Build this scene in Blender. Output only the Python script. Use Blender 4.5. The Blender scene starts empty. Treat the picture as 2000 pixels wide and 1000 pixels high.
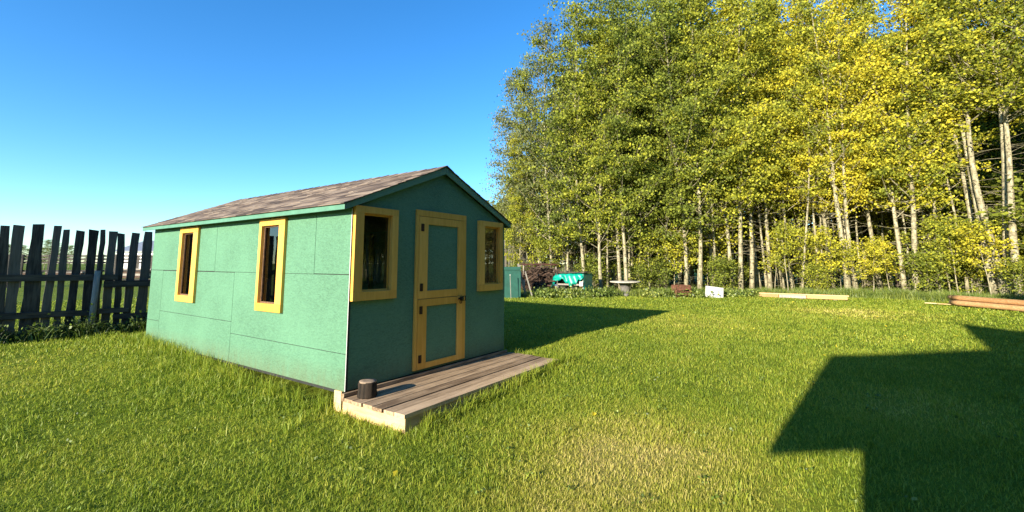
import bpy, math, random
import numpy as np
from mathutils import Vector, Matrix

R = math.radians
random.seed(7)
rng = np.random.default_rng(7)
S = bpy.context.scene
COL = S.collection

# ------------------------------------------------------------------ camera
CAM = np.array([-3.244, -4.491, 1.42])
YAW, PITCH, ROLL = R(55.463), R(6.52), R(0.063)
FPX, CX, CY = 883.14, 1000.0, 413.3
FW = np.array([math.sin(YAW)*math.cos(PITCH), math.cos(YAW)*math.cos(PITCH), math.sin(PITCH)])
RT = np.array([math.cos(YAW), -math.sin(YAW), 0.0])
UP = np.cross(RT, FW)
cd = bpy.data.cameras.new('camera')
cam = bpy.data.objects.new('camera', cd); COL.objects.link(cam)
cd.sensor_width = 36.0
cd.lens = FPX/2000*36
cd.shift_x = 0.0
cd.shift_y = -(500-CY)/2000
cd.clip_start = 0.05; cd.clip_end = 2000
m = Matrix(((RT[0], UP[0], -FW[0]), (RT[1], UP[1], -FW[1]), (RT[2], UP[2], -FW[2])))
cam.matrix_world = Matrix.Translation(Vector(CAM)) @ (m @ Matrix.Rotation(ROLL, 3, 'Z')).to_4x4()
S.camera = cam

# ------------------------------------------------------------------ light
SUN_EL, SUN_AZ = R(16.8), R(-3.5)          # light travels towards +x, slightly -y
travel = Vector((math.cos(SUN_AZ)*math.cos(SUN_EL), math.sin(SUN_AZ)*math.cos(SUN_EL), -math.sin(SUN_EL)))
w = bpy.data.worlds.new('World'); S.world = w; w.use_nodes = True
nt = w.node_tree
for n in list(nt.nodes): nt.nodes.remove(n)
sky = nt.nodes.new('ShaderNodeTexSky'); sky.sky_type = 'NISHITA'; sky.sun_disc = False
sky.sun_elevation = SUN_EL; sky.sun_rotation = R(-86.5)
sky.altitude = 700; sky.air_density = 1.0; sky.dust_density = 0.12; sky.ozone_density = 3.0
hs = nt.nodes.new('ShaderNodeHueSaturation'); hs.inputs['Saturation'].default_value = 1.25
bg = nt.nodes.new('ShaderNodeBackground'); bg.inputs['Strength'].default_value = 0.13
wo = nt.nodes.new('ShaderNodeOutputWorld')
tint = nt.nodes.new('ShaderNodeMix'); tint.data_type = 'RGBA'; tint.blend_type = 'MULTIPLY'; tint.inputs[0].default_value = 1; tint.inputs[7].default_value = (.78, .91, .98, 1)
nt.links.new(sky.outputs[0], hs.inputs['Color']); nt.links.new(hs.outputs[0], tint.inputs[6]); nt.links.new(tint.outputs[2], bg.inputs[0]); nt.links.new(bg.outputs[0], wo.inputs[0])
sd = bpy.data.lights.new('sun', 'SUN'); sd.energy = 5.0; sd.angle = R(0.5); sd.color = (1.0, 0.89, 0.70)
sun = bpy.data.objects.new('sun', sd); COL.objects.link(sun)
sun.rotation_euler = travel.to_track_quat('-Z', 'Y').to_euler()
S.view_settings.view_transform = 'Standard'; S.view_settings.look = 'None'
S.view_settings.exposure = 1.34; S.view_settings.gamma = 1.0
S.cycles.max_bounces = 6; S.cycles.diffuse_bounces = 3; S.cycles.transparent_max_bounces = 8

# ------------------------------------------------------------------ material helpers
def mat(name):
    m = bpy.data.materials.new(name); m.use_nodes = True
    t = m.node_tree
    for n in list(t.nodes): t.nodes.remove(n)
    return m, t
def N(t, kind, **kw):
    n = t.nodes.new(kind)
    for k, v in kw.items():
        if k in n.inputs: n.inputs[k].default_value = v
        else: setattr(n, k, v)
    return n
def ramp(t, fac, stops):
    r = t.nodes.new('ShaderNodeValToRGB')
    e = r.color_ramp.elements
    e[0].position, e[0].color = stops[0][0], (*stops[0][1], 1)
    e[1].position, e[1].color = stops[1][0], (*stops[1][1], 1)
    for p, c in stops[2:]:
        x = e.new(p); x.color = (*c, 1)
    t.links.new(fac, r.inputs[0]); return r.outputs[0]
def math_(t, op, a, b):
    n = t.nodes.new('ShaderNodeMath'); n.operation = op
    for i, v in enumerate((a, b)):
        if v is None: continue
        if isinstance(v, (int, float)): n.inputs[i].default_value = v
        else: t.links.new(v, n.inputs[i])
    return n.outputs[0]
def mixc(t, f, a, b, bt='MIX'):
    n = t.nodes.new('ShaderNodeMix'); n.data_type = 'RGBA'; n.blend_type = bt
    for i, v in ((0, f), (6, a), (7, b)):
        if isinstance(v, tuple): n.inputs[i].default_value = (*v, 1)
        elif isinstance(v, (int, float)): n.inputs[i].default_value = v
        else: t.links.new(v, n.inputs[i])
    return n.outputs[2]
def coords(t, scale=(1, 1, 1), kind='Object'):
    tc = t.nodes.new('ShaderNodeTexCoord'); mp = t.nodes.new('ShaderNodeMapping')
    mp.inputs['Scale'].default_value = scale
    t.links.new(tc.outputs[kind], mp.inputs[0]); return mp.outputs[0]
def wcoords(t, scale=(1, 1, 1)):
    g = t.nodes.new('ShaderNodeNewGeometry'); mp = t.nodes.new('ShaderNodeMapping')
    mp.inputs['Scale'].default_value = scale
    t.links.new(g.outputs['Position'], mp.inputs[0]); return mp.outputs[0]
def noise(t, vec, scale, detail=4, rough=.55):
    n = N(t, 'ShaderNodeTexNoise'); n.inputs['Scale'].default_value = scale
    n.inputs['Detail'].default_value = detail; n.inputs['Roughness'].default_value = rough
    t.links.new(vec, n.inputs['Vector']); return n.outputs['Fac']
def finish(t, color, rough=.7, bump=None, bstr=.3, bdist=.01, spec=.5, metal=0):
    p = t.nodes.new('ShaderNodeBsdfPrincipled'); o = t.nodes.new('ShaderNodeOutputMaterial')
    if isinstance(color, tuple): p.inputs['Base Color'].default_value = (*color, 1)
    else: t.links.new(color, p.inputs['Base Color'])
    if isinstance(rough, (int, float)): p.inputs['Roughness'].default_value = rough
    else: t.links.new(rough, p.inputs['Roughness'])
    p.inputs['Specular IOR Level'].default_value = spec; p.inputs['Metallic'].default_value = metal
    if bump is not None:
        b = t.nodes.new('ShaderNodeBump'); b.inputs['Strength'].default_value = bstr; b.inputs['Distance'].default_value = bdist
        t.links.new(bump, b.inputs['Height']); t.links.new(b.outputs[0], p.inputs['Normal'])
    t.links.new(p.outputs[0], o.inputs[0])

def paint_osb(name, col):
    m, t = mat(name); v = wcoords(t)
    vo = N(t, 'ShaderNodeTexVoronoi'); vo.inputs['Scale'].default_value = 38; vo.inputs['Randomness'].default_value = 1
    wv = wcoords(t, (1, 1, 2.1)); 
    n0 = noise(t, v, 9, 3)
    va = t.nodes.new('ShaderNodeVectorMath'); va.operation = 'ADD'
    nn = N(t, 'ShaderNodeTexNoise'); nn.inputs['Scale'].default_value = 14; t.links.new(v, nn.inputs['Vector'])
    sc = t.nodes.new('ShaderNodeVectorMath'); sc.operation = 'SCALE'; sc.inputs['Scale'].default_value = .08
    t.links.new(nn.outputs['Color'], sc.inputs[0]); t.links.new(wv, va.inputs[0]); t.links.new(sc.outputs[0], va.inputs[1])
    t.links.new(va.outputs[0], vo.inputs['Vector'])
    chips = vo.outputs['Color']
    bw = t.nodes.new('ShaderNodeRGBToBW'); t.links.new(chips, bw.inputs[0])
    fine = noise(t, v, 60, 3)
    big = noise(t, v, 1.3, 3)
    a = math_(t, 'ADD', math_(t, 'MULTIPLY', bw.outputs[0], .30), math_(t, 'MULTIPLY', fine, .3))
    a = math_(t, 'ADD', a, math_(t, 'MULTIPLY', big, .45))
    c = ramp(t, a, [(.25, tuple(x*.66 for x in col)), (.85, tuple(min(1, x*1.22) for x in col)), (.55, col)])
    sp = noise(t, v, 42, 5, .7)
    spm = ramp(t, sp, [(.64, (0, 0, 0)), (.70, (1, 1, 1))])
    c = mixc(t, math_(t, 'MULTIPLY', spm, .45), c, tuple(x*.45 for x in col))
    # rain splashed dirt along the foot of the walls
    sx = t.nodes.new('ShaderNodeSeparateXYZ'); t.links.new(v, sx.inputs[0])
    mr = N(t, 'ShaderNodeMapRange'); mr.inputs[1].default_value = .0; mr.inputs[2].default_value = .28; mr.inputs[3].default_value = .75; mr.inputs[4].default_value = 0
    t.links.new(sx.outputs[2], mr.inputs[0])
    dm = math_(t, 'MULTIPLY', mr.outputs[0], noise(t, wcoords(t, (5, 5, 1.2)), 2.5, 4))
    c = mixc(t, dm, c, (.12, .10, .05))
    h = math_(t, 'ADD', bw.outputs[0], math_(t, 'MULTIPLY', fine, .8))
    finish(t, c, .6, h, .6, .005, .12)
    return m
def wood(name, c1, c2, axis='x', rough=.8, scale=1.0, knots=True, bstr=.5):
    m, t = mat(name)
    s = {'x': (1.2, 14, 14), 'y': (14, 1.2, 14), 'z': (14, 14, 1.2)}[axis]
    oi = t.nodes.new('ShaderNodeObjectInfo')
    v = coords(t, s)
    va = t.nodes.new('ShaderNodeVectorMath'); va.operation = 'ADD'
    t.links.new(v, va.inputs[0]); t.links.new(oi.outputs['Random'], va.inputs[1])
    at = t.nodes.new('ShaderNodeAttribute'); at.attribute_name = 'rnd'
    cm = t.nodes.new('ShaderNodeCombineXYZ'); t.links.new(math_(t, 'MULTIPLY', at.outputs['Fac'], 31.0), cm.inputs[0]); t.links.new(math_(t, 'MULTIPLY', at.outputs['Fac'], 17.0), cm.inputs[2])
    vb = t.nodes.new('ShaderNodeVectorMath'); vb.operation = 'ADD'
    t.links.new(va.outputs[0], vb.inputs[0]); t.links.new(cm.outputs[0], vb.inputs[1])
    n1 = noise(t, vb.outputs[0], 2.2*scale, 8, .65)
    n2 = noise(t, coords(t), 3.0, 3)
    f = math_(t, 'ADD', math_(t, 'MULTIPLY', n1, .75), math_(t, 'MULTIPLY', n2, .25))
    f = math_(t, 'ADD', f, math_(t, 'MULTIPLY', math_(t, 'SUBTRACT', at.outputs['Fac'], .5), .30))
    c = ramp(t, f, [(.32, c1), (.68, c2)])
    finish(t, c, rough, n1, bstr, .004, .25)
    return m
def plain(name, col, rough=.6, var=.12, scale=6, metal=0, spec=.5, bstr=.15):
    m, t = mat(name); v = wcoords(t)
    n = noise(t, v, scale, 6, .6)
    c = ramp(t, n, [(.3, tuple(x*(1-var*1.6) for x in col)), (.7, tuple(min(1, x*(1+var)) for x in col))])
    finish(t, c, rough, n, bstr, .004, spec, metal)
    return m
def leafy(name, stops, nscale=.35, trans=.38, tattr='rnd', amp=.5, gloss=.05):
    """leaf/grass shader: colour from object colour (R), world patches and a per-leaf random value"""
    m, t = mat(name)
    oi = t.nodes.new('ShaderNodeObjectInfo'); sp = t.nodes.new('ShaderNodeSeparateColor')
    t.links.new(oi.outputs['Color'], sp.inputs[0])
    at = t.nodes.new('ShaderNodeAttribute'); at.attribute_name = tattr
    n1 = noise(t, wcoords(t), nscale, 3)
    f = math_(t, 'ADD', sp.outputs[0], math_(t, 'MULTIPLY', math_(t, 'SUBTRACT', n1, .5), amp*1.6))
    f = math_(t, 'ADD', f, math_(t, 'MULTIPLY', math_(t, 'SUBTRACT', at.outputs['Fac'], .5), amp))
    c = ramp(t, f, stops)
    v = math_(t, 'ADD', math_(t, 'MULTIPLY', at.outputs['Fac'], .65), .66)
    hv = N(t, 'ShaderNodeHueSaturation'); t.links.new(v, hv.inputs['Value']); t.links.new(c, hv.inputs['Color'])
    d = t.nodes.new('ShaderNodeBsdfDiffuse'); tr = t.nodes.new('ShaderNodeBsdfTranslucent'); gl = t.nodes.new('ShaderNodeBsdfGlossy')
    gl.inputs['Roughness'].default_value = .55
    t.links.new(hv.outputs[0], d.inputs[0]); t.links.new(hv.outputs[0], tr.inputs[0])
    mx = t.nodes.new('ShaderNodeMixShader'); mx.inputs[0].default_value = trans
    t.links.new(d.outputs[0], mx.inputs[1]); t.links.new(tr.outputs[0], mx.inputs[2])
    m2 = t.nodes.new('ShaderNodeMixShader'); m2.inputs[0].default_value = gloss
    t.links.new(mx.outputs[0], m2.inputs[1]); t.links.new(gl.outputs[0], m2.inputs[2])
    o = t.nodes.new('ShaderNodeOutputMaterial'); t.links.new(m2.outputs[0], o.inputs[0])
    return m

M = {}
M['green'] = paint_osb('painted_osb_green', (.100, .222, .140))
M['greenboard'] = plain('green_paint', (.086, .22, .145), .5, .1, 8)
M['greendark'] = plain('weathered_green_paint', (.012, .085, .062), .6, .15, 5)
M['yellow'] = wood('yellow_paint', (.60, .31, .05), (.76, .42, .09), 'z', .5, 1.0, bstr=.25)
M['osb'] = plain('raw_osb', (.16, .085, .04), .8, .35, 26)
M['tanboard'] = plain('tan_board', (.62, .37, .17), .8, .5, 24)
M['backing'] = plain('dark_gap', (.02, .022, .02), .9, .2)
M['wrap'] = plain('house_wrap', (.7, .7, .66), .6, .05)
M['deck'] = wood('weathered_deck', (.15, .098, .058), (.56, .40, .25), 'x', .8)
M['fresh'] = wood('pale_timber', (.50, .33, .15), (.72, .53, .28), 'y', .7)
M['freshx'] = wood('pale_timber_x', (.30, .17, .07), (.52, .32, .14), 'x', .7)
M['peeled'] = wood('peeled_log', (.38, .19, .075), (.66, .42, .20), 'x', .6)
M['silver'] = wood('grey_fence_wood', (.020, .019, .018), (.125, .108, .090), 'z', .85)
M['rail'] = wood('grey_rail_wood', (.022, .021, .020), (.115, .100, .085), 'x', .85)
M['pole'] = wood('pale_pole', (.10, .095, .085), (.30, .28, .24), 'z', .85)
M['slab'] = wood('slab_wood', (.07, .06, .055), (.36, .32, .27), 'z', .85)
M['barklog'] = wood('dark_log_bark', (.006, .005, .004), (.05, .036, .025), 'z', .9, 1.2, bstr=1)
M['logend'] = plain('sawn_end', (.30, .22, .15), .8, .3, 20)
M['hinge'] = plain('rusty_brown_metal', (.045, .018, .008), .5, .4, 60, .4)
M['black'] = plain('black_metal', (.008, .008, .008), .35, .2, 10, .3)
M['tarp'] = plain('teal_tarp', (.0, .30, .22), .38, .3, 9, 0, .6, .8)
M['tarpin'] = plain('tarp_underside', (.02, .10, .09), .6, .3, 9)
M['rust'] = plain('rusted_steel', (.15, .062, .034), .75, .45, 14)
M['white'] = plain('white_panel', (.48, .47, .43), .5, .12, 5)
M['stone'] = plain('stone_top', (.50, .46, .38), .8, .2, 9)
M['stonedk'] = plain('stone_base', (.16, .15, .14), .9, .35, 9)
M['darkjunk'] = plain('dark_scrap', (.03, .03, .032), .6, .4, 9)
M['bluejunk'] = plain('blue_plastic', (.12, .20, .42), .4, .1, 9)
M['barnwall'] = plain('barn_white', (.78, .78, .76), .6, .04, 2)
M['barnroof'] = plain('barn_roof', (.22, .24, .27), .5, .1, 2)
M['housewall'] = plain('house_siding', (.35, .30, .24), .7, .1, 2)
M['houseroof'] = plain('house_roof', (.06, .06, .065), .8, .2, 5)
M['brush'] = plain('brush_twigs', (.085, .05, .032), .9, .4, 9)
M['redmetal'] = plain('faded_red_paint', (.10, .028, .022), .6, .3, 9)

def make_shingle():
    m, t = mat('asphalt_shingle')
    at = t.nodes.new('ShaderNodeAttribute'); at.attribute_name = 'rnd'
    n = noise(t, wcoords(t), 120, 3); n2 = noise(t, wcoords(t), 1.5, 3)
    f = math_(t, 'ADD', math_(t, 'MULTIPLY', at.outputs['Fac'], .55), math_(t, 'MULTIPLY', n, .3))
    f = math_(t, 'ADD', f, math_(t, 'MULTIPLY', n2, .2))
    c = ramp(t, f, [(.25, (.065, .048, .038)), (.8, (.27, .21, .155)), (.5, (.15, .112, .085))])
    finish(t, c, .9, n, .6, .004, .2); return m
M['shingle'] = make_shingle()
def make_bark():
    m, t = mat('aspen_bark')
    v = coords(t, (1, 1, 1)); 
    a = noise(t, coords(t, (9, 9, 2.2)), 1.6, 6, .7)
    k = noise(t, coords(t, (3.5, 3.5, 9)), 1.3, 5, .75)
    c = ramp(t, a, [(.30, (.08, .07, .048)), (.66, (.50, .46, .31)), (.48, (.27, .24, .15))])
    km = ramp(t, k, [(.54, (0, 0, 0)), (.62, (1, 1, 1))])
    c = mixc(t, math_(t, 'MULTIPLY', km, .85), c, (.028, .022, .016))
    finish(t, c, .8, a, .5, .01, .2); return m
M['bark'] = make_bark()
M['darkbark'] = plain('conifer_bark', (.075, .055, .042), .9, .35, 12)
M['twig'] = plain('grey_twigs', (.13, .105, .085), .9, .3, 12)
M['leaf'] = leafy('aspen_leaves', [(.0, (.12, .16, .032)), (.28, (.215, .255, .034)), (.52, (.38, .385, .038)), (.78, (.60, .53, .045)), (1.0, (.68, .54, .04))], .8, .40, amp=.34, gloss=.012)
M['needle'] = leafy('spruce_needles', [(.0, (.010, .022, .009)), (1.0, (.05, .07, .02))], .5, .12, amp=.4)
M['dullleaf'] = leafy('willow_leaves', [(.0, (.13, .15, .055)), (.5, (.24, .25, .08)), (1.0, (.40, .34, .10))], .5, .35, amp=.4, gloss=.015)
M['weed'] = leafy('weed_leaves', [(.0, (.03, .06, .012)), (.5, (.13, .20, .025)), (1.0, (.32, .34, .06))], .8, .35, amp=.5)

def make_glass():
    m, t = mat('window_glass')
    fr = t.nodes.new('ShaderNodeFresnel'); fr.inputs[0].default_value = 1.62
    g = t.nodes.new('ShaderNodeBsdfGlossy'); g.inputs['Roughness'].default_value = .012
    tr = t.nodes.new('ShaderNodeBsdfTransparent'); tr.inputs[0].default_value = (.82, .80, .76, 1)
    mx = t.nodes.new('ShaderNodeMixShader'); 
    f = math_(t, 'ADD', math_(t, 'MULTIPLY', fr.outputs[0], 1.25), .03)
    b = t.nodes.new('ShaderNodeBump'); b.inputs['Strength'].default_value = .05; b.inputs['Distance'].default_value = .004
    t.links.new(noise(t, wcoords(t), 3, 1), b.inputs['Height']); t.links.new(b.outputs[0], g.inputs['Normal'])
    t.links.new(f, mx.inputs[0]); t.links.new(tr.outputs[0], mx.inputs[1]); t.links.new(g.outputs[0], mx.inputs[2])
    o = t.nodes.new('ShaderNodeOutputMaterial'); t.links.new(mx.outputs[0], o.inputs[0]); return m
M['glass'] = make_glass()

# grass & ground share the same patch map (yellow/dry patches stay in place)
DRY = [(.6, -3.0, 1.9, .42), (-.6, -2.9, 1.0, .18), (-2.7, -1.6, 1.1, .14), (13.5, -5.0, 3.2, .30), (8.5, -1.5, 3.5, .14), (-2.2, 5.2, 2.6, .12), (-3.2, 2.2, 1.2, .12), (3.2, -5.0, 1.3, .2)]
def patch_value(t):
    pos = wcoords(t)
    f = math_(t, 'ADD', math_(t, 'MULTIPLY', noise(t, pos, .7, 5, .65), .55), math_(t, 'SUBTRACT', math_(t, 'MULTIPLY', noise(t, pos, 3.2, 3, .6), .26), .085))
    for x, y, r, a in DRY:
        vd = t.nodes.new('ShaderNodeVectorMath'); vd.operation = 'DISTANCE'
        cx = t.nodes.new('ShaderNodeVectorMath'); cx.operation = 'MULTIPLY'; cx.inputs[1].default_value = (1, 1, 0)
        t.links.new(pos, cx.inputs[0]); t.links.new(cx.outputs[0], vd.inputs[0]); vd.inputs[1].default_value = (x, y, 0)
        mr = N(t, 'ShaderNodeMapRange'); mr.interpolation_type = 'SMOOTHSTEP'
        mr.inputs[1].default_value = 0; mr.inputs[2].default_value = r; mr.inputs[3].default_value = a; mr.inputs[4].default_value = 0
        t.links.new(vd.outputs['Value'], mr.inputs[0]); f = math_(t, 'ADD', f, mr.outputs[0])
    return f
def make_grass(ground=False):
    m, t = mat('ground_turf' if ground else 'grass_blades')
    f = patch_value(t)
    st = [(.10, (.13, .20, .016)), (.32, (.25, .328, .030)), (.55, (.39, .40, .050)), (.80, (.58, .50, .15)), (1.0, (.64, .51, .21))]
    if ground:
        n = noise(t, wcoords(t), 18, 6, .7)
        c = ramp(t, math_(t, 'ADD', math_(t, 'MULTIPLY', f, .9), math_(t, 'MULTIPLY', math_(t, 'SUBTRACT', n, .5), .35)), [(p, tuple(x*.55 for x in q)) for p, q in st])
        # beyond the clearing the field is paler
        finish(t, c, .95, n, 1.0, .03, .1); return m
    at = t.nodes.new('ShaderNodeAttribute'); at.attribute_name = 'rnd'
    f = math_(t, 'ADD', f, math_(t, 'MULTIPLY', math_(t, 'SUBTRACT', at.outputs['Fac'], .5), .40))
    c = ramp(t, f, st)
    d = t.nodes.new('ShaderNodeBsdfDiffuse'); tr = t.nodes.new('ShaderNodeBsdfTranslucent'); gl = t.nodes.new('ShaderNodeBsdfGlossy')
    gl.inputs['Roughness'].default_value = .5
    t.links.new(c, d.inputs[0]); t.links.new(c, tr.inputs[0])
    mx = t.nodes.new('ShaderNodeMixShader'); mx.inputs[0].default_value = .38
    t.links.new(d.outputs[0], mx.inputs[1]); t.links.new(tr.outputs[0], mx.inputs[2])
    m2 = t.nodes.new('ShaderNodeMixShader'); m2.inputs[0].default_value = .02
    t.links.new(mx.outputs[0], m2.inputs[1]); t.links.new(gl.outputs[0], m2.inputs[2])
    o = t.nodes.new('ShaderNodeOutputMaterial'); t.links.new(m2.outputs[0], o.inputs[0]); return m
M['grass'] = make_grass(); M['ground'] = make_grass(True)

# ------------------------------------------------------------------ mesh helpers
class MB:
    def __init__(s): s.v = []; s.f = []; s.r = []
    def add(s, vs, fs, rnd=None):
        b = len(s.v); rnd = random.random() if rnd is None else rnd
        s.v += [tuple(v) for v in vs]; s.f += [tuple(i+b for i in f) for f in fs]; s.r += [rnd]*len(fs); return s
    def box(s, x0, x1, y0, y1, z0, z1, M4=None, rnd=None):
        vs = [Vector((x, y, z)) for x in (x0, x1) for y in (y0, y1) for z in (z0, z1)]
        if M4 is not None: vs = [M4 @ v for v in vs]
        return s.add(vs, [(0, 1, 3, 2), (4, 6, 7, 5), (0, 4, 5, 1), (2, 3, 7, 6), (0, 2, 6, 4), (1, 5, 7, 3)], rnd)
    def prism(s, poly, a0, a1, axis, rnd=None):
        """poly: 2D outline (ccw), extruded along axis"""
        def P(u, v, a): return {'x': (a, u, v), 'y': (u, a, v), 'z': (u, v, a)}[axis]
        n = len(poly)
        vs = [P(u, v, a0) for u, v in poly]+[P(u, v, a1) for u, v in poly]
        fs = [tuple(range(n)), tuple(range(2*n-1, n-1, -1))]+[(i, i+n, (i+1) % n+n, (i+1) % n) for i in range(n)]
        return s.add(vs, fs, rnd)
    def tube(s, pts, rad, seg=8, cap=True, rnd=None):
        pts = [Vector(p) for p in pts]; vs = []; fs = []
        if isinstance(rad, (int, float)): rad = [rad]*len(pts)
        ref = Vector((0, 0, 1))
        d0 = (pts[1]-pts[0]).normalized()
        if abs(d0.z) > .9: ref = Vector((1, 0, 0))
        for i, p in enumerate(pts):
            d = (pts[min(i+1, len(pts)-1)]-pts[max(i-1, 0)]).normalized()
            a = d.cross(ref).normalized(); b = d.cross(a)
            for k in range(seg):
                t = 2*math.pi*k/seg; vs.append(p+(a*math.cos(t)+b*math.sin(t))*rad[i])
        for i in range(len(pts)-1):
            for k in range(seg):
                k2 = (k+1) % seg; fs.append((i*seg+k, i*seg+k2, (i+1)*seg+k2, (i+1)*seg+k))
        if cap: fs.append(tuple(range(seg-1, -1, -1))); fs.append(tuple((len(pts)-1)*seg+k for k in range(seg)))
        return s.add(vs, fs, rnd)
    def lathe(s, prof, cx=0, cy=0, seg=20, rnd=None):
        vs = [(cx+r*math.cos(2*math.pi*k/seg), cy+r*math.sin(2*math.pi*k/seg), z) for r, z in prof for k in range(seg)]
        fs = [(i*seg+k, i*seg+(k+1) % seg, (i+1)*seg+(k+1) % seg, (i+1)*seg+k) for i in range(len(prof)-1) for k in range(seg)]
        fs.append(tuple(range(seg-1, -1, -1))); fs.append(tuple((len(prof)-1)*seg+k for k in range(seg)))
        return s.add(vs, fs, rnd)
    def build(s, name, material, parent=None, smooth=False, bevel=0):
        me = bpy.data.meshes.new(name)
        off = Vector(parent['_w']) if parent is not None else Vector((0, 0, 0))
        me.from_pydata([tuple(Vector(v)-off) for v in s.v], [], s.f)
        a = me.attributes.new('rnd', 'FLOAT', 'FACE'); a.data.foreach_set('value', s.r)
        me.materials.append(M[material]); 
        if smooth: me.polygons.foreach_set('use_smooth', [True]*len(me.polygons))
        me.update()
        o = bpy.data.objects.new(name, me); COL.objects.link(o)
        o['_w'] = tuple(off)
        if parent is not None: o.parent = parent
        if bevel:
            b = o.modifiers.new('bevel', 'BEVEL'); b.width = bevel; b.segments = 2; b.limit_method = 'ANGLE'
        return o
def tag(o, label=None, cat=None, group=None, kind=None):
    if label: o['label'] = label
    if cat: o['category'] = cat
    if group: o['group'] = group
    if kind: o['kind'] = kind
    return o
def thing(name, label, cat, loc=(0, 0, 0), group=None):
    o = bpy.data.objects.new(name, None); COL.objects.link(o); o.location = loc; o['_w'] = tuple(loc)
    o.empty_display_size = .2
    return tag(o, label, cat, group)
def quads_mesh(name, V, F4, rnd, material, F3=None):
    """V (n,3); F4 (m,4) ; per-face random values"""
    me = bpy.data.meshes.new(name)
    n4 = len(F4); n3 = 0 if F3 is None else len(F3)
    me.vertices.add(len(V)); me.vertices.foreach_set('co', V.astype(np.float32).ravel())
    loops = F4.ravel() if n3 == 0 else np.concatenate([F4.ravel(), F3.ravel()])
    me.loops.add(len(loops)); me.loops.foreach_set('vertex_index', loops.astype(np.int32))
    me.polygons.add(n4+n3)
    st = np.concatenate([np.arange(n4)*4, n4*4+np.arange(n3)*3]).astype(np.int32)
    me.polygons.foreach_set('loop_start', st)
    me.update(calc_edges=True)
    a = me.attributes.new('rnd', 'FLOAT', 'FACE'); a.data.foreach_set('value', rnd.astype(np.float32))
    me.materials.append(M[material]); return me
def link(name, me, parent=None):
    o = bpy.data.objects.new(name, me); COL.objects.link(o)
    if parent is not None: o.parent = parent; o['_w'] = parent['_w']
    else: o['_w'] = (0, 0, 0)
    return o

# ------------------------------------------------------------------ placing helpers
def pray(px, py): return FW+(px-CX)/FPX*RT+(CY-py)/FPX*UP
def at(px, depth):                    # ground spot in the direction of photo column px, 'depth' metres ahead
    d = pray(px, 514.2); p = CAM+d*depth; return float(p[0]), float(p[1])
def hgt(px, py, depth): return float(CAM[2]+pray(px, py)[2]*depth)
def ss(x, a, b):
    t = np.clip((np.asarray(x, float)-a)/(b-a), 0, 1); return t*t*(3-2*t)
def gz(x, y):                         # terrain height
    a = ss(x, -.6, 5.5); b = ss(y, -.5, 6.5)*.93
    g = -.235*(1-a)*(1-b)
    return g+.02*np.sin(np.asarray(x)*.9+1.3)*np.sin(np.asarray(y)*.7)*ss(np.hypot(np.asarray(x)+1, np.asarray(y)+1), 4, 9)

# ------------------------------------------------------------------ ground
def ground():
    def axis():
        a = np.concatenate([np.linspace(-14, 34, 161), np.array([-800, -400, -200, -120, -80, -60, -45, -35, -28, -22, -18, 38, 44, 52, 62, 80, 110, 160, 250, 400, 800])])
        return np.sort(a)
    X = axis(); Y = axis()
    gx, gy = np.meshgrid(X, Y, indexing='ij')
    V = np.stack([gx, gy, gz(gx, gy)], -1).reshape(-1, 3)
    nx, ny = len(X), len(Y)
    i, j = np.meshgrid(np.arange(nx-1), np.arange(ny-1), indexing='ij')
    a = (i*ny+j).ravel(); F = np.stack([a, a+ny, a+ny+1, a+1], -1)
    me = quads_mesh('ground', V, F, np.random.rand(len(F)), 'ground')
    me.polygons.foreach_set('use_smooth', [True]*len(F))
    tag(link('ground', me), kind='structure')
ground()

# ------------------------------------------------------------------ SHED
W_, L_, ZT = 3.05, 6.03, 2.06
AX, AZ = 1.50, 2.74
shed = thing('shed', 'mint green garden shed with yellow window frames and a shingled gable roof', 'shed', (0, 0, 0))
def sub_rect(rect, hole):
    a0, a1, b0, b1 = rect; h0, h1, k0, k1 = hole
    if h1 <= a0 or h0 >= a1 or k1 <= b0 or k0 >= b1: return [rect]
    out = []
    H0, H1 = max(a0, h0), min(a1, h1)
    if H0 > a0: out.append((a0, H0, b0, b1))
    if H1 < a1: out.append((H1, a1, b0, b1))
    if k0 > b0: out.append((H0, H1, b0, k0))
    if k1 < b1: out.append((H0, H1, k1, b1))
    return out
g = .0035
panels = [(0, .70, 1.29, ZT), (.70, 3.40, 1.285, ZT), (3.40, L_, 1.29, ZT), (0, 2.74, .40, 1.287), (0, 2.74, 0, .40),
          (2.74, 5.45, .565, 1.282), (2.74, 5.45, 0, .565), (5.45, L_, .38, 1.287), (5.45, L_, 0, .38)]
holesL = [(1.50, 1.95, .88, 1.93), (4.18, 4.63, .88, 1.93)]
mb = MB()
for p in panels:
    r0 = [(p[0]+(g if p[0] > 0 else 0), p[1]-(g if p[1] < L_ else 0), p[2]+(g if p[2] > 0 else 0), p[3]-(g if p[3] < ZT else 0))]
    for h in holesL: r0 = [q for r in r0 for q in sub_rect(r, h)]
    rr = random.random()
    for a0, a1, b0, b1 in r0: mb.box(0, .011, a0, a1, b0, b1, rnd=rr)
mb.build('side_wall', 'green', shed)
mb = MB()
for r in [q for q0 in sub_rect((.02, L_-.02, .02, ZT), holesL[0]) for q in sub_rect(q0, holesL[1])]:
    mb.box(.0113, .05, *r)
mb.build('wall_backing', 'backing', shed)
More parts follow.
